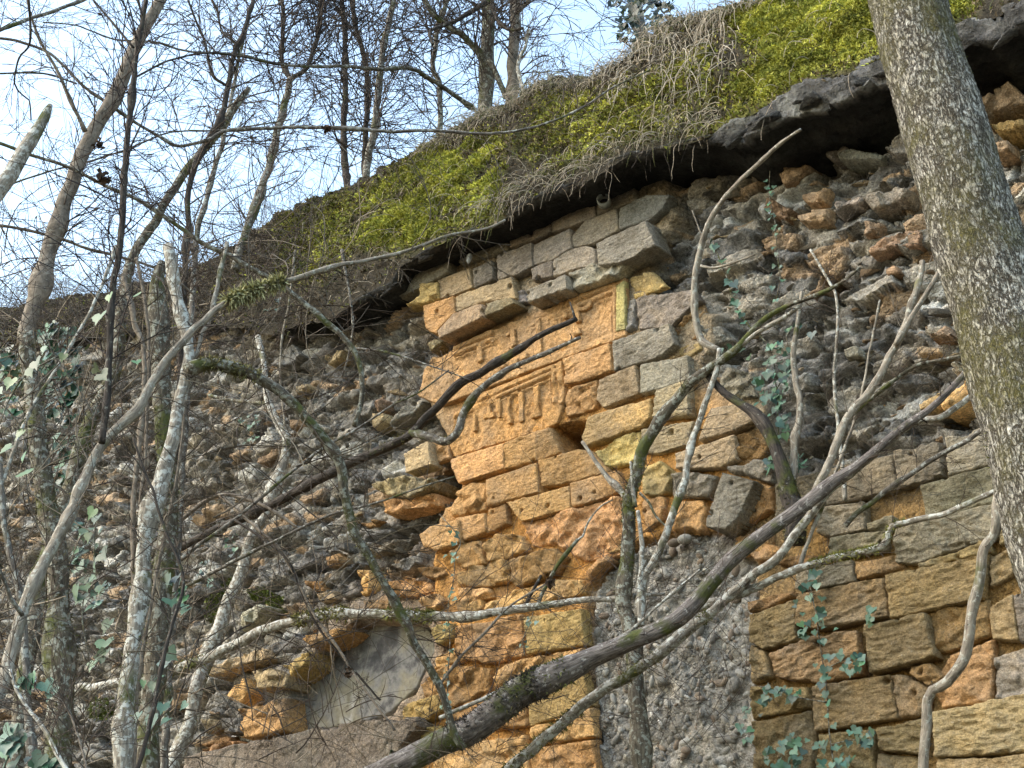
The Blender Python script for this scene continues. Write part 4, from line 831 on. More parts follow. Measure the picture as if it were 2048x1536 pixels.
for lo, hi, nn in ((.2, .8, 1500), (.47, .5, 260), (.40, .44, 150)): mossbuf(b, Q, lo, hi, nn, .014, (.11, .115, .025))
b.build('moss', M['tint'], root, smooth=False, kind='stuff')

# -- left: standing trees and saplings in front of the wall
wood('tree', 'tall smooth brown sapling trunk rising past the dead stub to the sky', 'tree', [('trunk', [('', [(116, 1600), (113, 1150), (92, 1011), (72, 850), (52, 720), (52, 670)])], 'Y', 8.0, 8.25, [(0, 24), (.6, 20), (1, 16)], 'bark_mossy', 14), ('stem', [('', [(51, 690), (53, 666), (75, 600), (99, 505), (122, 440), (150, 350), (185, 265), (245, 160), (270, 90), (330, -20), (375, -130)])], 'Y', 8.24, 8.6, [(0, 16), (.2, 16), (1, 10)], 'bark_brown', 14),
     ('branch', [('A1', [(500, 770), (400, 560), (330, 400), (230, 230), (180, 90), (150, -60)])], 'Y', 8.3, 8.0, R2(4, 2), 'bark_brown', 6)],
     ground=True, twigs=[(1, 26, .55, 1.5, 2, .1, CBR), (0, 8, .5, 1.4, 2, .1, CBR), (2, 10, .4, 1.2, 1, .1, CBR)], moss=[(0, .05, 1, 1200, .025, (.1, .1, .035), .3)])
wood('dead_stub', 'broken dead grey stub pointing up at the sky', 'dead trunk', [('trunk', [('', [(-140, 620), (-60, 480), (-20, 405), (20, 350), (65, 280), (97, 222), (102, 210)])], 'Y', 7.0, 7.2, [(0, 18), (.8, 15), (.95, 11), (1, 5)], 'bark_pale', 12)], ground=True)
wood('tree', 'white-barked slender trunk with a long branch arching down to the right', 'tree', [('trunk', [('', [(243, 1590), (262, 1330), (275, 1250), (290, 1130), (300, 1040), (325, 960), (345, 880), (360, 800), (370, 740), (380, 710), (368, 650), (352, 590), (340, 510), (336, 492)])], 'Y', 7.6, 8.2, [(0, 18), (.4, 16), (.7, 13), (.8, 10), (1, 11)], 'bark_pale', 14),
     ('branch', [('', [(372, 742), (392, 734), (430, 728), (480, 740), (530, 765), (590, 810), (640, 870), (675, 920), (690, 990), (707, 1061), (731, 1102), (766, 1164), (795, 1213), (819, 1266), (857, 1334), (883, 1383), (910, 1470), (930, 1500)])], 'Y', 8.0, 8.8, [(0, 13), (.1, 11), (.4, 10), (.6, 8), (.8, 8), (1, 7)], 'bark_mossy', 10),
     ('branch', [('B1', [(1090, 660), (1150, 600), (1180, 480), (1230, 380), (1280, 150), (1330, -60)])], 'Y', 8.1, 8.3, R2(5, 4), 'bark_dead', 7), ('branch', [('C2', [(610, 1040), (720, 890), (880, 730), (1010, 590), (1220, 460)])], 'Y', 8.75, 8.6, R2(3.5, 2), 'bark_brown', 6)],
     ground=True, twigs=[(1, 16, .35, 1.3, 2, 0, CBR), (2, 6, .4, 1.3, 2, .1, CBR), (3, 8, .25, 1.1, 1, .1, CBR)], moss=[(1, .04, .16, 500, .03, (.2, .19, .08), .6), (0, .1, .5, 350, .02, MG, .2), (1, .5, .7, 260, .02, (.17, .17, .07), .2)])
wood('tree', 'dark broken trunk standing behind the white-barked one', 'tree', [('trunk', [('', [(298, 1590), (305, 1350), (328, 1180), (338, 1011), (325, 850), (316, 700), (314, 600), (318, 545), (325, 525)])], 'Y', 8.6, 9.0, [(0, 24), (.5, 21), (.9, 18), (1, 7)], 'bark_mossy', 14)], ground=True, moss=[(0, .1, .9, 900, .025, (.1, .1, .035), .3)])
wood('tree', 'slender pale stem bending right to a lichen clump', 'tree', [('trunk', [('', [(-60, 1560), (-30, 1450), (0, 1387), (24, 1301), (44, 1230), (75, 1148), (116, 1072), (147, 1011), (202, 891), (273, 823), (308, 758), (342, 710), (393, 655), (444, 611), (513, 580), (581, 560), (664, 535), (737, 520), (810, 503), (893, 472), (971, 458), (1010, 440)])], 'Y', 6.6, 7.6, [(0, 15), (.35, 11), (.5, 9), (.7, 6), (1, 2)], 'bark_dead', 12),
     ('branch', [('', [(205, 888), (215, 800), (219, 700), (221, 630), (228, 560), (240, 490), (250, 330), (262, 215), (268, 155), (271, 120), (292, 0), (310, -90)])], 'Y', 6.85, 6.9, [(0, 7), (.6, 6.5), (1, 4)], 'bark_dark', 9),
     ('branch', [('A1', [(780, 460), (950, 370), (1080, 330), (1220, 310), (1400, 330), (1640, 380)])], 'Y', 6.9, 7.4, R2(2.5, 1.6), 'bark_dark', 6), ('branch', [('A1', [(780, 280), (700, 180), (620, 90), (530, -20)])], 'Y', 6.9, 7.0, R2(2.6, 2), 'bark_dark', 6), ('branch', [('C1', [(130, 640), (60, 540), (40, 480), (-40, 300)])], 'Y', 6.6, 6.4, R2(5, 3), 'bark_grey', 6)],
     ground=True, twigs=[(0, 16, .5, 1.5, 2, .05, CGY), (1, 26, .55, 1.6, 2, .1, CDK), (2, 8, .3, 1.3, 2, .1, CDK)], moss=[(0, .645, .685, 900, .05, ML, 1.0), (0, .695, .71, 500, .045, ML, .7)])
wood('dead_stub', 'broken grey mossy trunk leaning right with a snapped tip', 'dead trunk', [('trunk', [('', [(20, 1590), (45, 1400), (75, 1175), (95, 1110), (125, 1030), (145, 960), (171, 870), (200, 800), (230, 735), (243, 640), (260, 525), (308, 448), (342, 386), (393, 318), (437, 260), (468, 219), (497, 177)])], 'Y', 8.6, 9.6, [(0, 17), (.5, 15), (.7, 10), (.97, 8), (1, 5)], 'bark_mossy', 12)], ground=True, twigs=[(0, 12, .5, 1.5, 2, .1, CBR)], moss=[(0, .88, .94, 200, .03, (.16, .15, .05), .2), (0, .25, .6, 600, .025, (.14, .14, .04), .3)])
wood('tree', 'dark thin stem forking beside the snapped grey trunk', 'tree', [('trunk', [('', [(350, 900), (368, 640), (371, 525), (376, 461), (379, 376), (400, 310), (440, 240), (455, 180), (468, 110), (489, 60), (512, -20)])], 'Y', 9.2, 9.4, [(0, 6), (.7, 6), (1, 4)], 'bark_dark', 8), ('branch', [('A1', [(1320, 500), (1240, 430), (1200, 250), (1150, 130), (1090, -20)])], 'Y', 9.35, 9.2, R2(3, 2), 'bark_dark', 6), ('branch', [('A1', [(1350, 470), (1400, 300), (1300, 180), (1270, 60), (1220, -30)])], 'Y', 9.35, 9.5, R2(2.6, 2), 'bark_dark', 6)], ground=True, twigs=[(0, 24, .6, 1.6, 2, .15, CBR), (1, 8, .4, 1.3, 2, .1, CBR), (2, 8, .4, 1.3, 2, .1, CBR)])
wood('tree', 'thin green-grey stem just behind the dark forked stem', 'tree', [('trunk', [('', [(380, 700), (393, 478), (410, 410), (427, 342), (444, 290), (462, 200), (480, 110), (500, 30)])], 'Y', 9.9, 10.2, [(0, 6), (.6, 5), (1, 2)], 'bark_grey', 8)], ground=True, twigs=[(0, 16, .6, 1.5, 2, .1, CBR)])
for lab, spec, Y, r, m in (('pale straight bamboo-like pole beside the white-barked trunk', [('', [(262, 1590), (268, 1230), (267, 1011), (287, 812), (287, 696), (270, 655), (263, 614), (246, 549)])], 7.9, R2(6, 4.5), 'bark_brown'), ('thin straight tan pole just right of a thicker pole', [('', [(268, 1560), (280, 1030), (290, 915), (297, 696), (290, 607), (272, 515)])], 8.1, R2(4.5, 3.5), 'bark_brown'),
                           ('slim tan pole behind the lower white trunk', [('', [(262, 1480), (280, 1339), (307, 1182), (342, 1011), (355, 949), (367, 850), (380, 740)])], 8.2, R2(4, 2.5), 'bark_brown'), ('dark curving sapling rising beside the lower white trunk', [('C1', [(780, 1600), (860, 1350), (960, 880), (1020, 650), (1070, 480), (1050, 340), (980, 180), (920, 0), (900, -80)]), ('B1', [(850, 1300), (780, 1080)])], 6.6, R2(5, 2.5), 'bark_dark'),
                           ('pale thin whip bending across the lower left corner', [('C1', [(420, 1600), (330, 1450), (270, 1330), (180, 1210), (100, 1090), (60, 960)])], 6.2, R2(5, 3), 'bark_pale'), ('thin twig-like sapling under the ivy in the corner', [('C1', [(520, 1600), (480, 1430), (400, 1200), (300, 1090)])], 6.3, R2(3, 2), 'bark_brown'),
                           ('grey sapling standing at the far left edge', [('C1', [(200, 1600), (160, 1100), (140, 700), (90, 400), (40, 200), (20, 60)]), ('B1', [(0, 1200)])], 7.2, R2(9, 5), 'bark_grey'), ('young yellow-green stem slanting through the ivy', [('B1', [(30, 1300), (120, 1050), (200, 880), (330, 680), (500, 400), (620, 130), (680, -40)])], 7.4, R2(4, 3), 'bark_pale')):
    wood('sapling', lab, 'sapling', [('stem', spec, 'Y', Y, Y + .2, r, m, 8)], group='thin saplings in front of the wall', ground=True, twigs=[(0, 9, .4, 1.3, 2, .1, CBR)])
# thin long branches reaching into the sky from the left
for lab, spec, Y, r, m, nt in (
    ('long thin branch curving from the upper left edge across the sky to the moss', [('', [(-60, 70), (0, 77), (44, 85), (103, 109), (161, 167), (212, 205), (267, 243), (318, 273), (349, 290), (379, 290), (424, 277), (444, 263), (513, 258), (581, 255), (684, 256), (777, 263), (879, 261), (964, 268), (1033, 261), (1101, 244), (1170, 212), (1228, 174), (1300, 140)])], 8.4, [(0, 2.8), (.6, 3.6), (1, 1.6)], 'bark_grey', 30),
    ('thin dark branch dropping from the left edge to hang over the rubble', [('', [(-60, 270), (0, 287), (58, 308), (137, 335), (205, 369), (267, 396), (325, 431), (369, 461), (410, 489), (468, 516), (546, 562), (590, 591), (649, 641), (693, 682), (716, 723), (725, 778), (721, 816), (708, 852)])], 8.2, [(0, 3.6), (.3, 3.2), (.7, 6), (1, 5)], 'bark_mossy', 24),
    ('reddish thin branch entering low at the left edge', [('', [(-60, 445), (0, 451), (58, 461), (123, 478), (171, 496), (249, 516), (330, 545), (400, 600)])], 8.6, R2(3.5, 2.2), 'bark_brown', 12), ('short branch slanting across the top left corner', [('', [(-50, 85), (0, 60), (58, 38), (120, 17), (164, 0), (220, -30)])], 7.5, R2(4.2, 3.4), 'bark_grey', 5),
    ('crooked dark twig hanging in the top left corner', [('', [(55, -40), (58, 0), (60, 85), (38, 116), (29, 167), (45, 190), (58, 200), (62, 240)])], 7.4, R2(2.6, 1.4), 'bark_dark', 5), ('fine arching twig across the upper left sky', [('A1', [(-80, 440), (0, 430), (250, 430), (450, 490)])], 8.3, R2(2, 1.8), 'bark_grey', 4),
    ('long fine branch sweeping up from the left edge behind the stems', [('A1', [(-100, 1140), (0, 1100), (300, 1000), (540, 940), (750, 870), (1000, 775), (1300, 760), (1700, 700)])], 8.5, R2(2, 1.5), 'bark_grey', 10), ('thin branch crossing high over the tops of the left stems', [('A1', [(250, 130), (450, 150), (670, 230), (900, 245), (1100, 300), (1400, 320), (1650, 380), (2048, 390)]), ('A2', [(250, 405), (420, 400), (550, 465), (650, 530), (800, 640)])], 10.5, [(0, 1.4), (.5, 2.6), (1, 5)], 'bark_grey', 20)):
    wood('branch', lab, 'branch', [('stem', spec, 'Y', Y, Y + (3.2 if 'crossing high' in lab else .5), r, m, 8)], group='thin branches against the sky', twigs=[(0, nt * .6, .45, 1.1, 2, .05, CBR)])

# -- leaning and fallen wood against the wall
wood('fallen_log', 'pale dead trunk leaning on the rubble left of the blocked arch', 'fallen log', [('trunk', [('', [(335, 1570), (342, 1536), (369, 1472), (393, 1387), (405, 1345), (418, 1302), (438, 1258), (459, 1199), (479, 1149), (500, 1082), (529, 1032), (547, 979), (567, 925), (573, 878), (558, 852), (535, 793), (526, 723), (514, 673)])], 'w', .9, .12, [(0, 16), (.35, 14), (.6, 10), (1, 5)], 'bark_pale', 12), ('branch', [('G', [(460, 1050), (390, 1040), (250, 1030), (60, 990)])], 'w', .2, .2, R2(4, 3), 'bark_mossy', 7)], ground=True, moss=[(0, .1, .5, 200, .02, MG, .2)])
wood('fallen_branch', 'horizontal fallen branch with moss tufts above the blocked arch', 'fallen branch', [('limb', [('', [(150, 1384), (167, 1377), (239, 1366), (328, 1346), (410, 1319), (478, 1284), (530, 1260), (615, 1237), (680, 1229), (737, 1228), (839, 1231), (927, 1234), (986, 1225), (1050, 1216), (1152, 1201), (1221, 1199), (1265, 1192), (1330, 1188)])], 'w', 1.1, .3, [(0, 9), (.3, 10), (.6, 10), (.8, 8), (1, 3)], 'bark_pale', 10), ('snag', [('', [(1047, 1216), (1053, 1206), (1077, 1161), (1082, 1150)])], 'w', .45, .42, R2(4, 3), 'bark_dark', 6), ('snag', [('', [(1075, 1212), (1084, 1189), (1115, 1131), (1156, 1079)])], 'w', .45, .35, R2(4, 3.5), 'bark_mossy', 6), ('shoot', [('', [(1156, 1079), (1166, 1072), (1176, 1045), (1200, 1014), (1225, 1000)])], 'w', .35, .3, R2(2.5, 1.5), 'bark_pale', 6)],
     twigs=[(0, 10, .2, 1.1, 1, 0, CBR)], moss=[(0, .44, .54, 700, .035, (.2, .19, .05), .5), (0, .60, .68, 500, .035, (.17, .17, .04), .6), (0, .2, .27, 260, .03, (.2, .2, .05), .1)])
wood('fallen_branch', 'dark two-pronged branch lying across the carved panels', 'fallen branch', [('limb', [('', [(355, 1099), (400, 1073), (473, 1041), (517, 1020), (547, 1006), (620, 968), (672, 945), (693, 931), (752, 904), (825, 866), (851, 837), (881, 805), (922, 764), (958, 747), (1017, 710), (1075, 675), (1120, 652), (1152, 637)])], 'w', .75, .45, [(0, 7), (.35, 10), (.55, 9), (.8, 8), (1, 5)], 'bark_dark', 10),
     ('prong', [('', [(822, 867), (840, 868), (870, 878), (892, 881), (910, 868), (918, 850), (924, 831), (948, 793), (964, 776), (1007, 745), (1056, 722), (1114, 696), (1160, 674)])], 'w', .58, .45, [(0, 9), (.3, 8), (.6, 6), (1, 3.5)], 'bark_grey', 9), ('snag', [('E', [(1385, 500), (1360, 420), (1330, 330)])], 'w', .45, .45, R2(3, 1.5), 'bark_dark', 6)], twigs=[(0, 10, .05, 2.2, 0, 0, CDK), (1, 9, .045, 2.0, 0, 0, CGY)], moss=[(1, .1, .4, 220, .02, (.13, .12, .04), .1), (0, .55, .62, 150, .02, (.13, .12, .04), .1), (0, .6, .97, 240, .012, (.04, .035, .03), .5), (1, .4, .8, 200, .012, (.05, .045, .035), .5)])
r_log, q_log = wood('fallen_log', 'big fallen log with peeling bark rising to the right across the doorway', 'fallen log', [('trunk', [('', [(690, 1590), (787, 1536), (896, 1479), (982, 1428), (1084, 1366), (1159, 1329), (1221, 1301), (1306, 1264), (1374, 1223), (1416, 1175), (1461, 1127), (1512, 1083), (1567, 1042), (1621, 1000), (1669, 960), (1707, 936), (1792, 867), (1854, 823), (1902, 775), (1943, 731)])], 'w', 1.5, .25, [(0, 24), (.12, 26), (.24, 31), (.335, 29), (.36, 19), (.6, 16), (.7, 13), (.78, 8), (1, 6)], 'bark_log', 18),
     ('branch', [('', [(1621, 1000), (1656, 932), (1697, 833), (1734, 789), (1765, 741), (1803, 669), (1820, 618), (1840, 556), (1845, 522)])], 'w', .55, .2, [(0, 9), (.6, 8), (1, 5)], 'bark_dead', 9), ('branch', [('', [(1790, 690), (1826, 631), (1857, 580), (1883, 536)])], 'w', .35, .2, R2(6, 4.5), 'bark_dead', 8)],
     ground=True, twigs=[(0, 10, .25, 1.2, 2, .1, CBR), (1, 6, .25, 1.1, 1, .1, CGY), (0, 12, .06, 2.4, 0, 0, CDK)], moss=[(0, .17, .345, 1800, .028, (.08, .07, .06), .3), (0, .33, .348, 400, .03, (.06, .05, .045), .3), (0, .26, .31, 200, .03, (.22, .2, .08), 0), (0, .33, .38, 260, .03, (.13, .14, .04), .2)])
wood('fallen_log', 'slim whitish log lying parallel under the big fallen log', 'fallen log', [('trunk', [('', [(960, 1600), (1033, 1528), (1067, 1496), (1118, 1452), (1187, 1394), (1255, 1353), (1306, 1319), (1374, 1262), (1427, 1219), (1485, 1165), (1536, 1131), (1570, 1096), (1608, 1045), (1656, 983), (1724, 929), (1826, 847), (1881, 833), (1929, 802), (1963, 772)])], 'w', 1.0, .2, [(0, 12), (.3, 11), (.6, 9), (1, 6)], 'bark_pale', 11)], ground=True, moss=[(0, .05, .22, 500, .03, (.14, .13, .04), .5), (0, .3, .36, 200, .025, (.14, .13, .04), .3), (0, .44, .47, 160, .02, MG, .2)])
wood('fallen_branch', 'crooked branch with a bright mossy stretch over the lower right masonry', 'fallen branch', [('limb', [('', [(1290, 1275), (1348, 1247), (1399, 1216), (1451, 1199), (1519, 1172), (1587, 1141), (1638, 1124), (1690, 1110), (1765, 1095), (1776, 1080), (1786, 1054), (1826, 1043), (1895, 1025), (1956, 997), (2008, 973), (2060, 950)])], 'w', .6, .35, [(0, 7), (.3, 8), (.6, 7), (1, 5)], 'bark_pale', 10)], twigs=[(0, 8, .25, 1.1, 1, 0, CBR)], moss=[(0, .46, .63, 900, .022, (.2, .2, .045), .1), (0, .66, .71, 200, .02, (.18, .18, .05), 0)])
wood('fallen_branch', 'weathered grey curved branch hanging down the lower right masonry', 'fallen branch', [('limb', [('', [(1845, 1580), (1847, 1536), (1850, 1472), (1857, 1400), (1866, 1380), (1895, 1363), (1926, 1319), (1943, 1233), (1960, 1165), (1970, 1096), (1990, 1062), (1997, 1000), (2004, 925)])], 'w', .35, .5, [(0, 10), (.5, 11), (.8, 10), (1, 8)], 'bark_dead', 11)], twigs=[(0, 9, .05, 2.2, 0, 0, CGY)])
wood('tree', 'mossy forked shrub trunk growing in front of the doorway arch', 'tree', [('trunk', [('', [(1268, 1330), (1262, 1250), (1248, 1202), (1252, 1141), (1255, 1079), (1257, 1030), (1264, 978), (1277, 937), (1284, 902), (1308, 858), (1335, 820), (1365, 782), (1399, 751), (1464, 707), (1485, 683), (1532, 635), (1587, 607), (1642, 587), (1690, 560), (1720, 534)])], 'w', .45, .3, [(0, 17), (.25, 14), (.4, 12), (.6, 10), (.75, 6), (1, 2.5)], 'bark_mossy', 12),
     ('branch', [('', [(1275, 1235), (1285, 1170), (1294, 1145), (1318, 1101), (1346, 1032), (1370, 954), (1383, 889), (1400, 834), (1416, 789), (1433, 741), (1440, 698)])], 'w', .42, .35, R2(9, 5), 'bark_pale', 9), ('dead_snag', [('', [(1255, 1010), (1247, 990), (1209, 947), (1180, 905), (1164, 884)])], 'w', .4, .4, R2(7, 3.5), 'bark_dead', 8), ('dead_snag', [('F', [(1260, 620), (1245, 480), (1235, 360)])], 'w', .42, .42, R2(5, 3), 'bark_pale', 7),
     ('branch', [('', [(1481, 692), (1520, 662), (1567, 635), (1600, 612)])], 'w', .34, .3, R2(5, 4), 'bark_pale', 7), ('side_stem', [('F', [(1300, 1320), (1290, 1100), (1300, 900), (1290, 800), (1275, 650)])], 'w', .45, .42, R2(8, 4), 'bark_pale', 8), ('shoot', [('F', [(1285, 545), (1340, 600), (1380, 680), (1450, 745)])], 'w', .42, .35, R2(3, 2), 'bark_mossy', 6)],
     ground=True, twigs=[(0, 14, .25, 1.1, 2, .05, CBR), (1, 6, .25, 1.1, 1, .1, CGY)], moss=[(0, .3, .42, 500, .022, MG, .1), (0, .05, .3, 300, .02, (.1, .1, .035), .1)])
wood('fallen_branch', 'bleached bare branch leaning against the upper rubble right of the facing', 'fallen branch', [('limb', [('', [(1440, 700), (1401, 679), (1392, 635), (1389, 580), (1396, 523), (1406, 478), (1423, 434), (1457, 386), (1502, 342), (1553, 294), (1584, 270), (1602, 259)])], 'w', .25, .5, [(0, 7), (.4, 6.5), (1, 3)], 'bark_dead', 9), ('shoot', [('A3', [(165, 1390), (140, 1320), (105, 1230)])], 'w', .3, .35, R2(2, 1.2), 'bark_dead', 5), ('shoot', [('B3', [(150, 75), (230, 90), (330, 65), (470, 12)])], 'w', .15, .2, R2(3, 2), 'bark_dead', 6)])
wood('tree', 'dark mossy stump trunk forking left below the hanging ivy', 'tree', [('trunk', [('', [(1590, 1090), (1585, 1030), (1574, 983), (1560, 925), (1539, 874), (1512, 830), (1451, 785), (1412, 746)])], 'w', .2, .32, [(0, 22), (.25, 19), (.5, 12), (1, 7)], 'bark_dark', 12), ('stem', [('', [(1600, 1010), (1587, 983), (1591, 881), (1601, 813), (1591, 761), (1587, 710), (1594, 652), (1603, 584)])], 'w', .18, .12, R2(9, 4), 'bark_dead', 8)], moss=[(0, .0, .3, 420, .025, (.12, .11, .045), .3)])
for lab, spec, w0, w1, r, m in (('thin pale root strand climbing the rubble beside the ivy', [('', [(1690, 1000), (1676, 847), (1668, 761), (1673, 693), (1674, 601), (1656, 560), (1620, 500)])], .12, .0, R2(4.5, 2.5), 'bark_pale'), ('slim straight stick propped from the stump to the upper right', [('', [(1600, 1130), (1621, 1072), (1645, 1011), (1673, 942), (1717, 813), (1740, 700), (1760, 600)])], .5, .1, R2(4, 2), 'bark_dead'),
                                ('grey bare branch leaning low behind the right trunk', [('', [(1690, 1050), (1710, 1030), (1775, 980), (1861, 922), (1929, 884), (1980, 847), (2040, 800)])], .35, .2, R2(5.5, 5), 'bark_grey'), ('thin mossy branch slanting up to the right trunk', [('', [(1700, 835), (1720, 816), (1792, 758), (1833, 731), (1881, 720), (1936, 710)])], .3, .2, R2(4, 4), 'bark_mossy'),
                                ('long pale twig rising over the big log', [('', [(880, 1436), (906, 1424), (982, 1390), (1050, 1349), (1111, 1322), (1187, 1298), (1255, 1264), (1330, 1200), (1400, 1140)])], 1.3, .7, R2(4.5, 2.5), 'bark_pale'), ('paired hanging vine crossing the blocked arch', [('', [(440, 990), (497, 1041), (564, 1105), (599, 1170), (629, 1231), (670, 1287), (702, 1340), (731, 1381), (790, 1460)])], 1.6, 1.2, R2(3.5, 2.5), 'bark_brown'),
                                ('thin vine hanging just left of the paired one', [('', [(470, 1040), (530, 1080), (576, 1123), (605, 1190), (640, 1260), (690, 1320), (760, 1400)])], 1.6, 1.2, R2(2.6, 2), 'bark_dark'), ('long straight thin twig rising right under the panels', [('', [(330, 1190), (400, 1158), (503, 1105), (605, 1055), (672, 1026), (752, 1006), (840, 975), (910, 953)])], 1.8, 1.2, R2(4, 1.5), 'bark_grey'),
                                ('thin twig rising from the left trunks to the panel', [('', [(360, 1120), (400, 1088), (459, 1047), (517, 1000), (576, 950), (643, 898), (711, 860), (781, 813), (839, 784), (898, 740)])], 1.8, .8, R2(4, 1.5), 'bark_grey'), ('forked bare twig reaching over the left of the upper panel', [('', [(700, 700), (711, 697), (760, 702), (800, 712), (850, 728), (900, 745), (940, 760)])], 1.0, .7, R2(2.6, 1.2), 'bark_grey'),
                                ('pale root thread hanging down the left rubble', [('', [(590, 500), (579, 597), (564, 676), (561, 764), (570, 852)])], .4, .3, R2(2.4, 1.8), 'bark_dead'), ('thin bare root hanging from the bank left of the facing', [('', [(684, 500), (693, 553), (705, 632), (702, 688), (684, 755)])], .5, .4, R2(3, 1.6), 'bark_grey'), ('grey dead limb lying low among the left stems', [('', [(340, 1060), (400, 1010), (440, 990), (500, 1000), (560, 1030), (600, 1060)])], 1.7, 1.3, R2(5, 3), 'bark_brown')):
    wood('loose_twig' if r[0][1] < 4.2 else 'loose_branch', lab, 'twig' if r[0][1] < 4.2 else 'branch', [('stem', spec, 'w', w0, w1, r, m, 7)], group='loose sticks, roots and vines on the wall', twigs=[(0, 6, .22, 1.0, 2, 0, CBR)])
# -- trees standing on top of the bank
def toptree(lab, limbs, tw, **kw): wood('tree', lab, 'tree', limbs, group='bare trees on top of the bank', twigs=tw, **kw)
toptree('mossy grey trunk on the bank beside the smooth brown trunk', [('trunk', [('', [(968, 300), (971, 219), (971, 137), (978, 68), (975, 0), (970, -100), (975, -260)])], 'Y', 13.2, 13.6, [(0, 17), (.3, 14), (1, 11)], 'bark_mossy', 12), ('branch', [('', [(971, 130), (947, 92), (920, 68), (893, 51), (860, 20), (840, -20)])], 'Y', 13.3, 13.0, R2(7, 5), 'bark_mossy', 8), ('branch', [('', [(1012, 195), (992, 147), (978, 120)])], 'Y', 13.1, 13.2, R2(6, 5), 'bark_mossy', 7), ('branch', [('A2', [(890, 0), (800, 60), (700, 120), (550, 180), (560, 260)])], 'Y', 13, 12.5, R2(6, 3), 'bark_dark', 7), ('branch', [('A2', [(905, 20), (940, 120), (1010, 175), (1090, 165)])], 'Y', 13, 12.5, R2(5, 3), 'bark_dark', 7)],
        [(0, 24, 1.1, 1.5, 2, .1, CBR), (1, 16, .9, 1.4, 2, .15, CBR), (3, 10, .6, 1.3, 2, .1, CDK), (4, 10, .6, 1.3, 2, .1, CDK)])
toptree('smooth brown straight trunk rising from the bank', [('trunk', [('', [(1021, 290), (1023, 219), (1026, 113), (1030, 0), (1034, -100), (1036, -260)])], 'Y', 13.0, 13.3, R2(11, 9), 'bark_brown', 12), ('branch', [('A2', [(1050, 80), (1100, 30), (1130, -20)])], 'Y', 13.1, 13.0, R2(4, 3), 'bark_brown', 6)], [(0, 26, 1.2, 1.4, 2, .05, CBR), (1, 8, .9, 1.3, 2, .1, CBR)])
toptree('slim pale stem leaning out of the moss right of the brown trunk', [('trunk', [('', [(1072, 330), (1064, 256), (1046, 178), (1036, 130), (1050, 95), (1058, 60)])], 'Y', 12.2, 12.6, R2(5, 3), 'bark_pale', 8)], [(0, 12, .6, 1.2, 2, .1, CGY)])
toptree('thin dark trunk leftmost of the trio above the moss', [('trunk', [('', [(696, 400), (694, 359), (688, 308), (691, 103), (684, 0), (680, -120)])], 'Y', 14.2, 14.4, R2(7, 4.5), 'bark_dark', 8)], [(0, 34, 1.1, 1.4, 2, .1, CDK)])
toptree('thin dark trunk in the middle of the trio above the moss', [('trunk', [('', [(731, 370), (729, 308), (735, 154), (708, 34), (700, -90)])], 'Y', 14.6, 14.8, R2(6.5, 4), 'bark_dark', 8)], [(0, 34, 1.1, 1.4, 2, .1, CBR)])
toptree('leaning dark trunk rightmost of the trio above the moss', [('trunk', [('', [(733, 360), (735, 328), (749, 256), (763, 120), (787, 0), (800, -110)])], 'Y', 14.0, 14.2, R2(8, 5), 'bark_grey', 8)], [(0, 34, 1.1, 1.4, 2, .1, CBR)])
toptree('crooked forked grey stem left of the mossy trunk', [('trunk', [('', [(880, 320), (879, 253), (879, 171), (865, 137), (872, 90), (876, 51), (893, 0), (900, -90)])], 'Y', 13.4, 13.6, R2(6, 4), 'bark_grey', 8)], [(0, 26, .9, 1.4, 2, .1, CBR)])
toptree('grey-green forked tree rising over the shoulder of the bank', [('trunk', [('', [(470, 540), (478, 495), (489, 472), (513, 410), (540, 325), (561, 239), (581, 157)])], 'Y', 12.6, 12.9, R2(9, 7), 'bark_grey', 10), ('branch', [('', [(581, 157), (564, 126), (566, 60), (564, -30)])], 'Y', 12.9, 13, R2(5, 4), 'bark_dark', 7), ('branch', [('', [(581, 157), (612, 137), (630, 90), (640, 45), (645, -40)])], 'Y', 12.9, 13.1, R2(5, 4), 'bark_dark', 7)], [(0, 20, .8, 1.4, 2, .1, CBR), (1, 26, .9, 1.3, 2, .1, CDK), (2, 40, .8, 1.3, 2, .05, CDK)])
ivt, ivq = wood('tree', 'ivy-wrapped trunk at the top of the bank near the skyline', 'tree', [('trunk', [('', [(1300, 160), (1288, 90), (1272, 20), (1262, -60), (1258, -200)])], 'Y', 13.0, 13.2, R2(13, 11), 'bark_grey', 9)], group='bare trees on top of the bank', twigs=[(0, 16, .7, 1.3, 2, .1, CBR)])
# brush, roots and dead grass on the bank
def bank_pt(n, f):
    out = []
    while len(out) < n:
        i = vr.integers(2, BW3.shape[0] - 2); j = vr.integers(1, BANKN - 1); x, y = bx[i, j], by[i, j]
        if -40 < x < 2080 and -40 < y and f(x, y, j / BANKN, i, j): out.append((i, j))
    return out
def bnorm(i, j):
    a = BW3[i + 1, j] - BW3[i - 1, j]; b = BW3[i, j + 1] - BW3[i, j - 1]; return -norm(np.cross(a, b)) if np.cross(a, b)[1] > 0 else norm(np.cross(a, b))
ni, nj = BW3.shape[0] - 2, BANKN - 1
II = vr.integers(1, ni, 900000); JJ = vr.integers(0, nj, 900000); pr_ = (.045 + md[II, JJ]) * ((bx[II, JJ] > -40) & (bx[II, JJ] < 2080) & (by[II, JJ] > -40))
kk = np.where(vr.random(len(II)) < pr_)[0][:110000]; II, JJ = II[kk], JJ[kk]; nm = len(II)
ea = BW3[II + 1, JJ] - BW3[II, JJ]; eb = BW3[II, JJ + 1] - BW3[II, JJ]; NN = np.cross(ea, eb); NN /= np.maximum(np.linalg.norm(NN, axis=1, keepdims=True), 1e-9); NN *= -np.sign(NN[:, 1:2])
PP = BW3[II, JJ] + ea * vr.random((nm, 1)) + eb * vr.random((nm, 1)); mm = md[II, JJ]
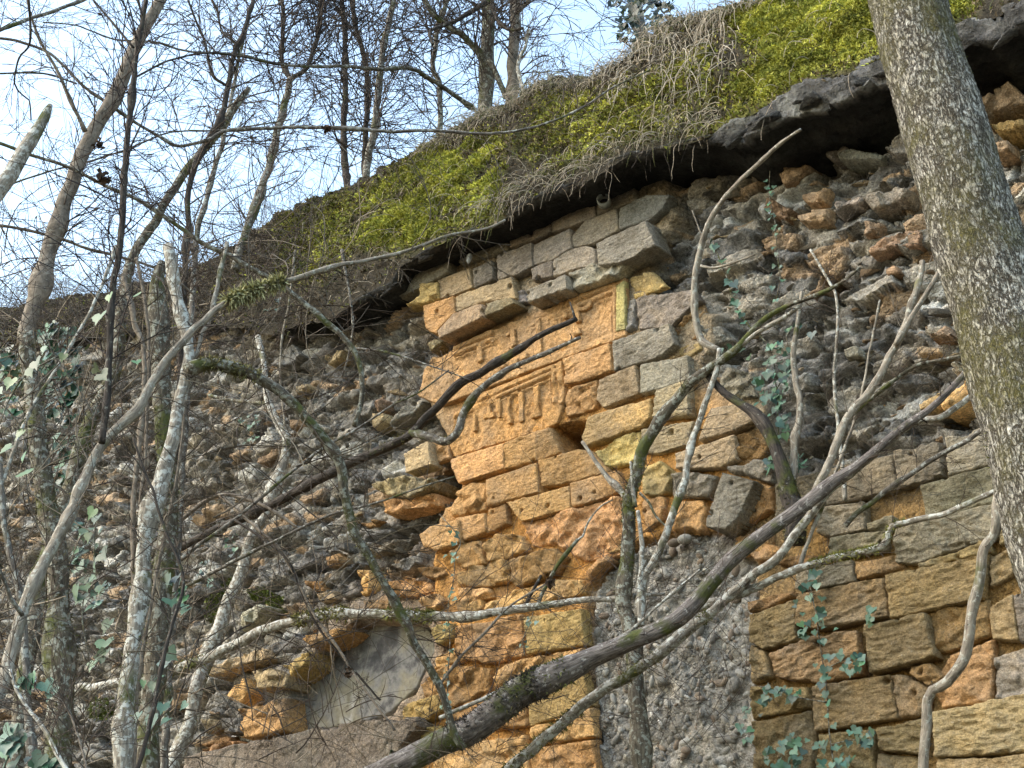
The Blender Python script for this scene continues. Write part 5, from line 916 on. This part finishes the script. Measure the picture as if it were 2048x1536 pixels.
Lm = (.010 + .016 * vr.random(nm)) * (1.5 - .5 * mm); E = NN + vr.standard_normal((nm, 3)) * .8 + [0, 0, -.15]; E *= (Lm / np.linalg.norm(E, axis=1))[:, None]
Sd = np.cross(E, vr.standard_normal((nm, 3))); Sd *= (Lm * .34 / np.maximum(np.linalg.norm(Sd, axis=1), 1e-9))[:, None]
clump = fbm(PP * 14, 3, 5); cg = np.where((clump > .0)[:, None], np.array([.44, .44, .085]), np.array([.26, .28, .055])) * (.5 + .75 * vr.random((nm, 1))) * (1 + .9 * fbm(PP * 3.5, 3, 9) + .5 * fbm(PP * 9, 2, 4))[:, None]; cb_ = np.array([.17, .135, .085]) * (.4 + vr.random((nm, 1)))
MC = np.where((vr.random(nm) < mm + .2)[:, None], cg, cb_); MC = np.repeat(MC, 3, 0); PP = PP + NN * (.02 * np.clip(clump, 0, 1))[:, None]
MV = np.stack([PP - Sd, PP + Sd, PP + E], 1).reshape(-1, 3)
o = mesh_obj('moss', np.array(MV), np.arange(len(MV)).reshape(-1, 3), M['tint'], col=np.clip(MC, .01, 1), smooth=False)
tag(o, 'bright green moss carpeting the bank above the wall', 'moss', kind='stuff')
gb = Buf()
for i, j in bank_pt(2400, lambda x, y, t, i, j: vr.random() < (1.0 if (t > .86 and x > 850) else (.5 if t < .12 and 950 < x < 1450 else (.12 if 1300 < x < 1450 else .02)))):
    p = BW3[i, j]; nn = bnorm(i, j); d = norm(nn + vr.standard_normal(3) * .5 + np.array([0, 0, .3])); L = .1 + .26 * vr.random(); n = 6; P = [p]
    for q in range(n): d = norm(d + np.array([0, 0, -.42]) + vr.standard_normal(3) * .12); P.append(P[-1] + d * L / n)
    gb.tube(np.array(P), np.linspace(.0032, .0012, n + 1), 3, cap=False, col=np.array((.44, .38, .28) if vr.random() < .78 else (.14, .15, .05)) * (.5 + .6 * vr.random()))
for _ in range(1300):
    i = vr.integers(2, len(su_) - 2); x = bx[i, 0]
    if not (560 < x < 2060) or vr.random() > (1 if 860 < x < 1420 else .25): continue
    p = BW3[i, vr.integers(0, 5)] + vr.standard_normal(3) * .01; d = norm(-INW * .7 + vr.standard_normal(3) * .4 + np.array([0, 0, -.2])); L = .06 + .34 * vr.random() ** 2; n = 6; P = [p]
    for q in range(n): d = norm(d + np.array([0, 0, -.5]) + vr.standard_normal(3) * .2); P.append(P[-1] + d * L / n)
    gb.tube(np.array(P), np.linspace(.0028, .001, n + 1), 3, cap=False, col=np.array([(.36, .3, .22), (.1, .08, .06), (.06, .05, .04), (.15, .16, .05)][vr.integers(4)]) * (.5 + .7 * vr.random()))
for i, j in bank_pt(150, lambda x, y, t, i, j: t > .35 and 1230 < x < 1480 and vr.random() < .5):
    p = BW3[i, j]; d = norm(bnorm(i, j) + vr.standard_normal(3) * .3); L = .2 + .5 * vr.random(); n = 9; P = [p]
    for q in range(n): d = norm(d + np.array([0, 0, -.45]) + vr.standard_normal(3) * .16); P.append(P[-1] + d * L / n)
    gb.tube(np.array(P), np.linspace(.0042, .0016, n + 1), 4, cap=False, col=np.array((.46, .4, .31)) * (.6 + .5 * vr.random()))
o = gb.build('dead_grass', M['tint']); tag(o, 'pale dead grass and rootlets hanging over the edge of the bank', 'grass', kind='stuff')
bb = Buf()
for i, j in bank_pt(700, lambda x, y, t, i, j: vr.random() < (1.0 if x < 640 else (.22 if x < 1450 else .02))):
    p = BW3[i, j]; d = norm(bnorm(i, j) + vr.standard_normal(3) * .7 + np.array([-.3, 0, .2])); far = bx[i, j] < 640
    spray(bb, p, d, (.35 if far else .25) + .5 * vr.random(), .0028, 2 if far else 1, -.5 * vr.random(), .3, 3, .8, col=np.array([CBR, CGY, CPL, CDK][vr.integers(4)]) * (.7 + .6 * vr.random()))
o = bb.build('brush', M['tint']); tag(o, 'tangled brown brush and roots on the left shoulder of the bank', 'brush', kind='stuff')
# thicket of fine wands in front of the left part of the wall
bb = Buf()
for _ in range(330):
    x, y = -60 + vr.random() ** 1.3 * 760, 480 + vr.random() * 1050; Y = 7 + 4.5 * vr.random(); p = onY(np.float64(x), np.float64(y), Y)
    d = np.array([vr.standard_normal() * .8, vr.standard_normal() * .3, .5 + .6 * vr.standard_normal()])
    spray(bb, p, d, .4 + .9 * vr.random(), (.8 + 1.0 * vr.random()) * float(mpp(p)), 1, .1 * vr.standard_normal(), .16, 4, .7, col=np.array([CBR, CGY, CPL, CBR][vr.integers(4)]) * (.7 + .6 * vr.random()))
for _ in range(60):
    x, y = -60 + vr.random() * 800, -40 + vr.random() * 480; Y = 8 + 4 * vr.random(); p = onY(np.float64(x), np.float64(y), Y)
    if y > 380 - .1 * x and x > 500: continue
    spray(bb, p, np.array([vr.standard_normal(), vr.standard_normal() * .3, .3 + .7 * vr.standard_normal()]), .5 + .9 * vr.random(), (.6 + .5 * vr.random()) * float(mpp(p)), 2, .05, .2, 4, .7, col=np.array(CBR) * (.6 + .6 * vr.random()))
o = bb.build('thicket', M['tint']); tag(o, 'tangle of fine bare wands in front of the left part of the wall', 'thicket', kind='stuff')
# fine dry stems and rootlets hanging on the left rubble
bb = Buf()
for _ in range(420):
    x, y = vr.random() * 640, 580 + vr.random() * 900; p = onw(x, y, .02 + .6 * vr.random() ** 2); d = np.array([vr.standard_normal() * .5, -.6, vr.standard_normal() - .2])
    spray(bb, p, d, .25 + .5 * vr.random(), .0026, 1, -.6, .3, 3, .8, col=np.array([CBR, CGY, CPL, CDK][vr.integers(4)]) * (.7 + .6 * vr.random()))
for _ in range(150):
    x, y = 860 + vr.random() * 600, 1080 + vr.random() * 440; p = onw(x, y, .2 + .7 * vr.random())
    spray(bb, p, np.array([vr.standard_normal(), -.5, vr.standard_normal()]), .25 + .5 * vr.random(), .0023, 1, 0, .25, 3, .8, col=np.array(CBR) * (.7 + .6 * vr.random()))
for _ in range(60):
    x, y = 1420 + vr.random() * 560, 480 + vr.random() * 620; p = onw(x, y, .05)
    spray(bb, p, np.array([vr.standard_normal(), -.5, vr.standard_normal()]), .2 + .3 * vr.random(), .002, 1, 0, .3, 3, .8, col=np.array(CGY) * (.7 + .6 * vr.random()))
o = bb.build('dry_stems', M['tint']); tag(o, 'fine dry stems and rootlets clinging to the face of the wall', 'dry stems', kind='stuff')

wm = []
for poly, n in ((px('H', [(300, 780), (420, 760), (590, 850), (580, 930), (450, 880), (330, 860)]), 1500), (px('C1', [(480, 1120), (640, 1110), (600, 1270), (480, 1250)]), 900), (px('G', [(1060, 310), (1130, 140), (1250, 180), (1240, 250), (1090, 330)]), 1100), (px('C1', [(1150, 620), (1290, 420), (1330, 480), (1200, 700)]), 900),
                (px('H', [(0, 920), (110, 700), (200, 690), (60, 980)]), 800), (px('G', [(620, 60), (760, 20), (820, 200), (700, 260)]), 900), (px('C1', [(1800, 1350), (1950, 1330), (1900, 1480), (1780, 1450)]), 300), (px('A3', [(950, 830), (1350, 690), (1340, 760), (1000, 880)]), 200)):
    P = np.array(poly); q = P.min(0) + vr.random((n * 3, 2)) * (P.max(0) - P.min(0)); q = q[sdf(q[:, 0], q[:, 1], poly)[0] > 12 * fbm(np.c_[q / 30, np.zeros(len(q))], 3)][:n]
    a = loc(q[:, 0], q[:, 1], -.12); cw2 = core_at(a[:, 0], a[:, 1])[0]; wm.append(w2world(np.stack([a[:, 0], -cw2 - .01, a[:, 1]], -1)))
PP = np.vstack(wm); nm = len(PP); Lm = .012 + .022 * vr.random(nm); E = -INW * .8 + vr.standard_normal((nm, 3)) * .7; E *= (Lm / np.linalg.norm(E, axis=1))[:, None]; Sd = np.cross(E, vr.standard_normal((nm, 3))); Sd *= (Lm * .34 / np.maximum(np.linalg.norm(Sd, axis=1), 1e-9))[:, None]
o = mesh_obj('wall_moss', np.stack([PP - Sd, PP + Sd, PP + E], 1).reshape(-1, 3), np.arange(nm * 3).reshape(-1, 3), M['tint'], col=np.repeat(np.array([.13, .16, .035]) * (.5 + .8 * vr.random((nm, 1))), 3, 0), smooth=False)
tag(o, 'dark green moss cushions growing on the rubble face', 'moss', kind='stuff')
# ------------------------------------------------------------------ ivy
LP = [(0, .2), (.17, .37), (.40, .33), (.52, .08), (.36, -.08), (.31, -.22), (.13, -.30), (0, -.62)]
LV_ = [(x, .16 * abs(x) - .05 * (z + .1) ** 2, z) for x, z in LP] + [(-x, .16 * abs(x) - .05 * (z + .1) ** 2, z) for x, z in LP[1:-1]] + [(0, .0, -.05)]
ring = [0, 1, 2, 3, 4, 5, 6, 7, 13, 12, 11, 10, 9, 8]; LF = [(14, ring[k], ring[(k + 1) % 14]) for k in range(14)]
lo_ = mesh_obj('leaf', np.array(LV_), LF, M['leaf'], None, smooth=False); LEAF = lo_.data; bpy.data.objects.remove(lo_)
def ivy(lab, stems, leaves, base_w, sz=.05, Y=None, col=(.075, .15, .10), group=None, wr=.07, hide=False):
    at = (lambda x, y, w: onY(np.float64(x), np.float64(y), Y - w)) if Y else (lambda x, y, w: onw(x, y, w))
    p0 = at(*stems[0][0], base_w); root = empty('ivy_plant', p0, lab, 'ivy', group)
    b = Buf()
    for st in stems:
        PR = np.array([[*at(x, y, base_w), .0035] for x, y in st]); limb(b, PR, 6, 0, .6)
    if stems and len(stems[0]) > 1: b.build('stem', M['bark_mossy'], root)
    for x, y in leaves:
        p = at(x, y, base_w + .015 + wr * vr.random()); nrm = norm(-INW * .9 + np.array([0, -.25, .35]) + vr.standard_normal(3) * .42)
        dn = norm(np.array([0, 0, -1.0]) + vr.standard_normal(3) * .5); dn = norm(dn - nrm * (dn @ nrm)); xx = np.cross(nrm, -dn)   # local x, y(normal), z
        s = sz * (.6 + .7 * vr.random()); Rm = Matrix(((-xx[0], nrm[0], -dn[0], 0), (-xx[1], nrm[1], -dn[1], 0), (-xx[2], nrm[2], -dn[2], 0), (0, 0, 0, 1)))
        o = bpy.data.objects.new('leaf', LEAF); COL.objects.link(o); o.parent = root
        o.matrix_local = Matrix.Translation(Vector(p - p0)) @ Rm @ Matrix.Diagonal((s, s, s, 1)); o.color = (*(np.array(col) * (.6 + .8 * vr.random()) * (1 + .1 * vr.standard_normal(3))), 1)
def region(poly, n):
    P = np.array(poly); out = []
    while len(out) < n:
        x, y = P.min(0) + vr.random(2) * (P.max(0) - P.min(0))
        if inside(poly, x, y) > 0: out.append((x, y))
    return out
def near(line, n, sp):
    P = catmull(np.array(line, float), 4); return [tuple(P[vr.integers(len(P))] + vr.standard_normal(2) * sp) for _ in range(n)]
s1 = px('B3', [(640, 1300), (610, 1050), (600, 800), (560, 560), (430, 420), (350, 290), (310, 150), (260, 20), (230, -60)])
ivy('thick hanging ivy on the rubble beside the pale climbing stem', [s1, px('B3', [(600, 800), (680, 640), (660, 480), (760, 420)])], region(px('B3', [(480, 640), (560, 540), (690, 570), (700, 900), (660, 1150), (600, 1120), (560, 960), (480, 880), (470, 740)]), 78) + near(s1[4:], 20, 5) + region(px('B3', [(560, 440), (800, 420), (820, 560), (560, 560)]), 8) + region(px('B3', [(700, 1180), (800, 1200), (790, 1280), (710, 1260)]), 8) + region(px('B3', [(530, 1200), (590, 1190), (600, 1300), (530, 1290)]), 7) + region(px('B3', [(260, 540), (440, 560), (440, 620), (270, 580)]), 7), .05, .058)
ivy('thin strand of small ivy leaves below the mossy lip on the right', [px('A3', [(560, 1000), (560, 1150), (590, 1300), (600, 1420), (610, 1536)]) + px('B3', [(620, 140), (600, 280)])], near(px('A3', [(560, 1020), (550, 1200), (590, 1330), (600, 1500)]) + px('B3', [(600, 200), (600, 280)]), 34, 6), .0, .035)
s2 = px('C3', [(940, 1560), (910, 1330), (890, 1050), (860, 850), (830, 640), (800, 480), (780, 380)])
ivy('spreading ivy climbing the lower right dressed stones', [s2, px('C3', [(900, 1150), (760, 1130), (600, 1080), (500, 1060)]), px('C3', [(920, 1400), (1050, 1370), (1170, 1380)]), px('C3', [(880, 960), (1000, 900), (1100, 880)])],
    near(s2, 52, 13) + region(px('C3', [(480, 1050), (740, 1060), (740, 1130), (560, 1170), (500, 1240)]), 24) + region(px('C3', [(1010, 1280), (1190, 1330), (1190, 1420), (1020, 1400)]), 16) + region(px('C3', [(500, 1400), (760, 1310), (860, 1380), (1060, 1450), (1060, 1540), (520, 1540)]), 44) + region(px('C3', [(970, 860), (1150, 880), (1060, 1000), (980, 990)]), 14) + region(px('C3', [(700, 560), (780, 560), (780, 800), (700, 760)]), 9) + region(px('C3', [(1120, 580), (1180, 580), (1140, 740), (1100, 740)]), 5) + region(px('C3', [(370, 1150), (450, 1180), (450, 1420), (390, 1390)]), 9), .05, .056)
s3 = px('C2', [(640, 1280), (650, 1000), (660, 800), (650, 600), (680, 450), (690, 300), (720, 200), (600, 50)])
ivy('narrow ivy strand running up the orange pier beside the blocked arch', [s3], near(s3, 44, 7) + region(px('C2', [(310, 1430), (380, 1460), (370, 1500), (320, 1500)]), 8), .06, .042)
ivy('few ivy leaves on the light stone of the pier', [px('C2', [(1100, 880), (1090, 780), (1130, 680), (1150, 620)])], near(px('C2', [(1100, 850), (1110, 760), (1130, 670)]), 6, 5), .05, .042)
ivy('dark ivy mass climbing between the left trunks', [px('B1', [(350, 1400), (400, 1000), (380, 700), (330, 400)])], region(px('B1', [(230, 450), (340, 390), (450, 480), (470, 700), (440, 950), (400, 1010), (270, 960), (240, 700)]), 150) + region(px('C1', [(420, 100), (600, 60), (640, 500), (560, 640), (430, 500)]), 40) + region(px('B1', [(0, 500), (130, 620), (160, 900), (40, 1000), (-20, 800)]), 46) + region(px('B1', [(330, 1050), (480, 1100), (440, 1230), (330, 1180)]), 24) + region(px('B1', [(310, 1230), (420, 1260), (400, 1420), (320, 1400)]), 14), .05, .075, Y=9.4, col=(.055, .115, .07))
ivy('big close ivy leaves at the left edge above the corner', [px('B1', [(0, 1000), (60, 850), (150, 720), (350, 600)])], [px('B1', [q])[0] for q in ((60, 760), (110, 740), (180, 690), (210, 650), (370, 610), (510, 560), (560, 680), (600, 720), (150, 1180), (150, 1290), (130, 1000), (40, 1150), (640, 260), (800, 250), (580, 380), (120, 1060), (800, 640))], .05, .075, Y=6.4, col=(.07, .13, .045))
ivy('pale ivy leaves hanging in the lower left corner', [px('C1', [(20, 1536), (80, 1420), (120, 1330)])], region(px('C1', [(10, 1270), (150, 1300), (160, 1440), (330, 1520), (330, 1560), (10, 1560)]), 26) + region(px('C1', [(60, 960), (300, 1040), (320, 1100), (90, 1040)]), 7), .05, .075, Y=6.6)
ivy('ivy leaves around the foot of the white-barked trunk', [px('C1', [(850, 1500), (900, 1300), (920, 1150), (880, 1050)])], [px('C1', [q])[0] for q in ((900, 1050), (950, 1180), (860, 1440), (990, 1160), (810, 1230), (970, 1260), (1080, 1170), (930, 1010), (840, 1040), (890, 1260), (1000, 870), (960, 930))] + region(px('C1', [(980, 420), (1060, 400), (1090, 650), (1000, 620)]), 10), .05, .075, Y=7.4)
ivy('glossy ivy leaves beside the mossy left trunk', [px('C1', [(520, 900), (480, 600), (540, 400), (560, 100)])], [px('C1', [q])[0] for q in ((470, 540), (450, 500), (500, 480), (540, 40), (560, 60), (500, 150), (520, 180), (470, 360), (550, 400), (600, 290), (610, 260), (590, 480), (630, 700), (610, 810), (590, 880), (620, 860), (540, 930), (520, 600))], .05, .085, Y=7.3, col=(.06, .12, .05))
ivy('dark ivy sleeve around the skyline trunk', [[(1300, 150), (1285, 80), (1265, 0)]], region([(1210, -30), (1355, -30), (1350, 20), (1330, 70), (1300, 120), (1250, 105), (1222, 50)], 230), .0, .085, Y=12.8, col=(.025, .045, .025), wr=.4)
ivy('sparse ivy on the shaded rubble left of the blocked arch', [px('G', [(330, 1400), (380, 1200), (400, 1080)])], region(px('G', [(260, 1160), (410, 1080), (410, 1300), (250, 1330)]), 22) + region(px('G', [(430, 360), (560, 330), (560, 440), (440, 430)]), 10) + region(px('H', [(0, 600), (120, 560), (110, 760), (0, 760)]), 10) + region(px('H', [(180, 400), (260, 380), (240, 560), (170, 560)]), 8), .1, .05, col=(.055, .115, .075))
# ------------------------------------------------------------------ small things
p = loc(1208, 402, .1); b = Buf(); th = np.linspace(0, 2 * math.pi, 25)
ringP = np.stack([p[0] + .0 + .048 * np.cos(th) * .75, np.full(25, -.09) + .03 * np.cos(th), p[1] + .056 * np.sin(th)], -1)
V = []; nseg = 24
for k in range(nseg):
    t = 2 * math.pi * k / nseg
    for rr, dy in ((.052, -.035), (.052, .035), (.042, .035), (.042, -.035)): V.append((rr * math.cos(t), dy, rr * math.sin(t)))
Fq = [(4 * k + a, 4 * k + (a + 1) % 4, 4 * ((k + 1) % nseg) + (a + 1) % 4, 4 * ((k + 1) % nseg) + a) for k in range(nseg) for a in range(4)]
pw_ = onw(1208, 402, .07); o = mesh_obj('pipe_ring', np.array(V), Fq, M['metal'], None, smooth=False, loc_=tuple(pw_)); o.rotation_euler = (0, 0, WANG + .5)
tag(o, 'short grey metal pipe ring fixed under the slab lip', 'pipe ring')
V, Fq = ico(2); pw_ = onw(938, 518, .06); o = mesh_obj('insulator', V * np.array([.022, .022, .042]) * (1 + .25 * (V[:, 2:3] > .3)), Fq, M['glaze'], None, loc_=tuple(pw_)); o.rotation_euler = (.15, .25, 0)
tag(o, 'small pale glazed insulator under the slab at the facing corner', 'insulator')
dl = Buf()
for lab, x, y, Y, s in (('brown clump of dead leaves caught on the left branches', 207, 355, 8.0, .05), ('hanging withered leaf beside the brown sapling', 198, 288, 8.1, .035), ('dark dead leaf clump on the long sky branch', 655, 258, 8.6, .035), ('withered leaf clump on the snag above the fallen branch', 1100, 1165, 9.3, .04), ('dry seed head hanging before the blocked arch', 697, 1345, 9.2, .035)):
    c0 = onY(np.float64(x), np.float64(y), Y); b = Buf()
    for _ in range(34):
        q = vr.standard_normal(3) * s * .38; e = norm(vr.standard_normal(3)) * s * .55; f = norm(np.cross(e, vr.standard_normal(3))) * s * .3; m2 = norm(np.cross(e, f)) * s * .12
        b.add(np.array([q - e, q + f + m2, q + e, q - f + m2]), np.array([[0, 1, 2, 3]]), C=np.array([.075, .05, .032]) * (.5 + vr.random()))
    V = np.vstack(b.V); o = mesh_obj('dead_leaves', V, np.vstack(b.F), M['tint'], None, col=np.vstack(b.C), smooth=False, loc_=tuple(c0)); tag(o, lab, 'dead leaves')
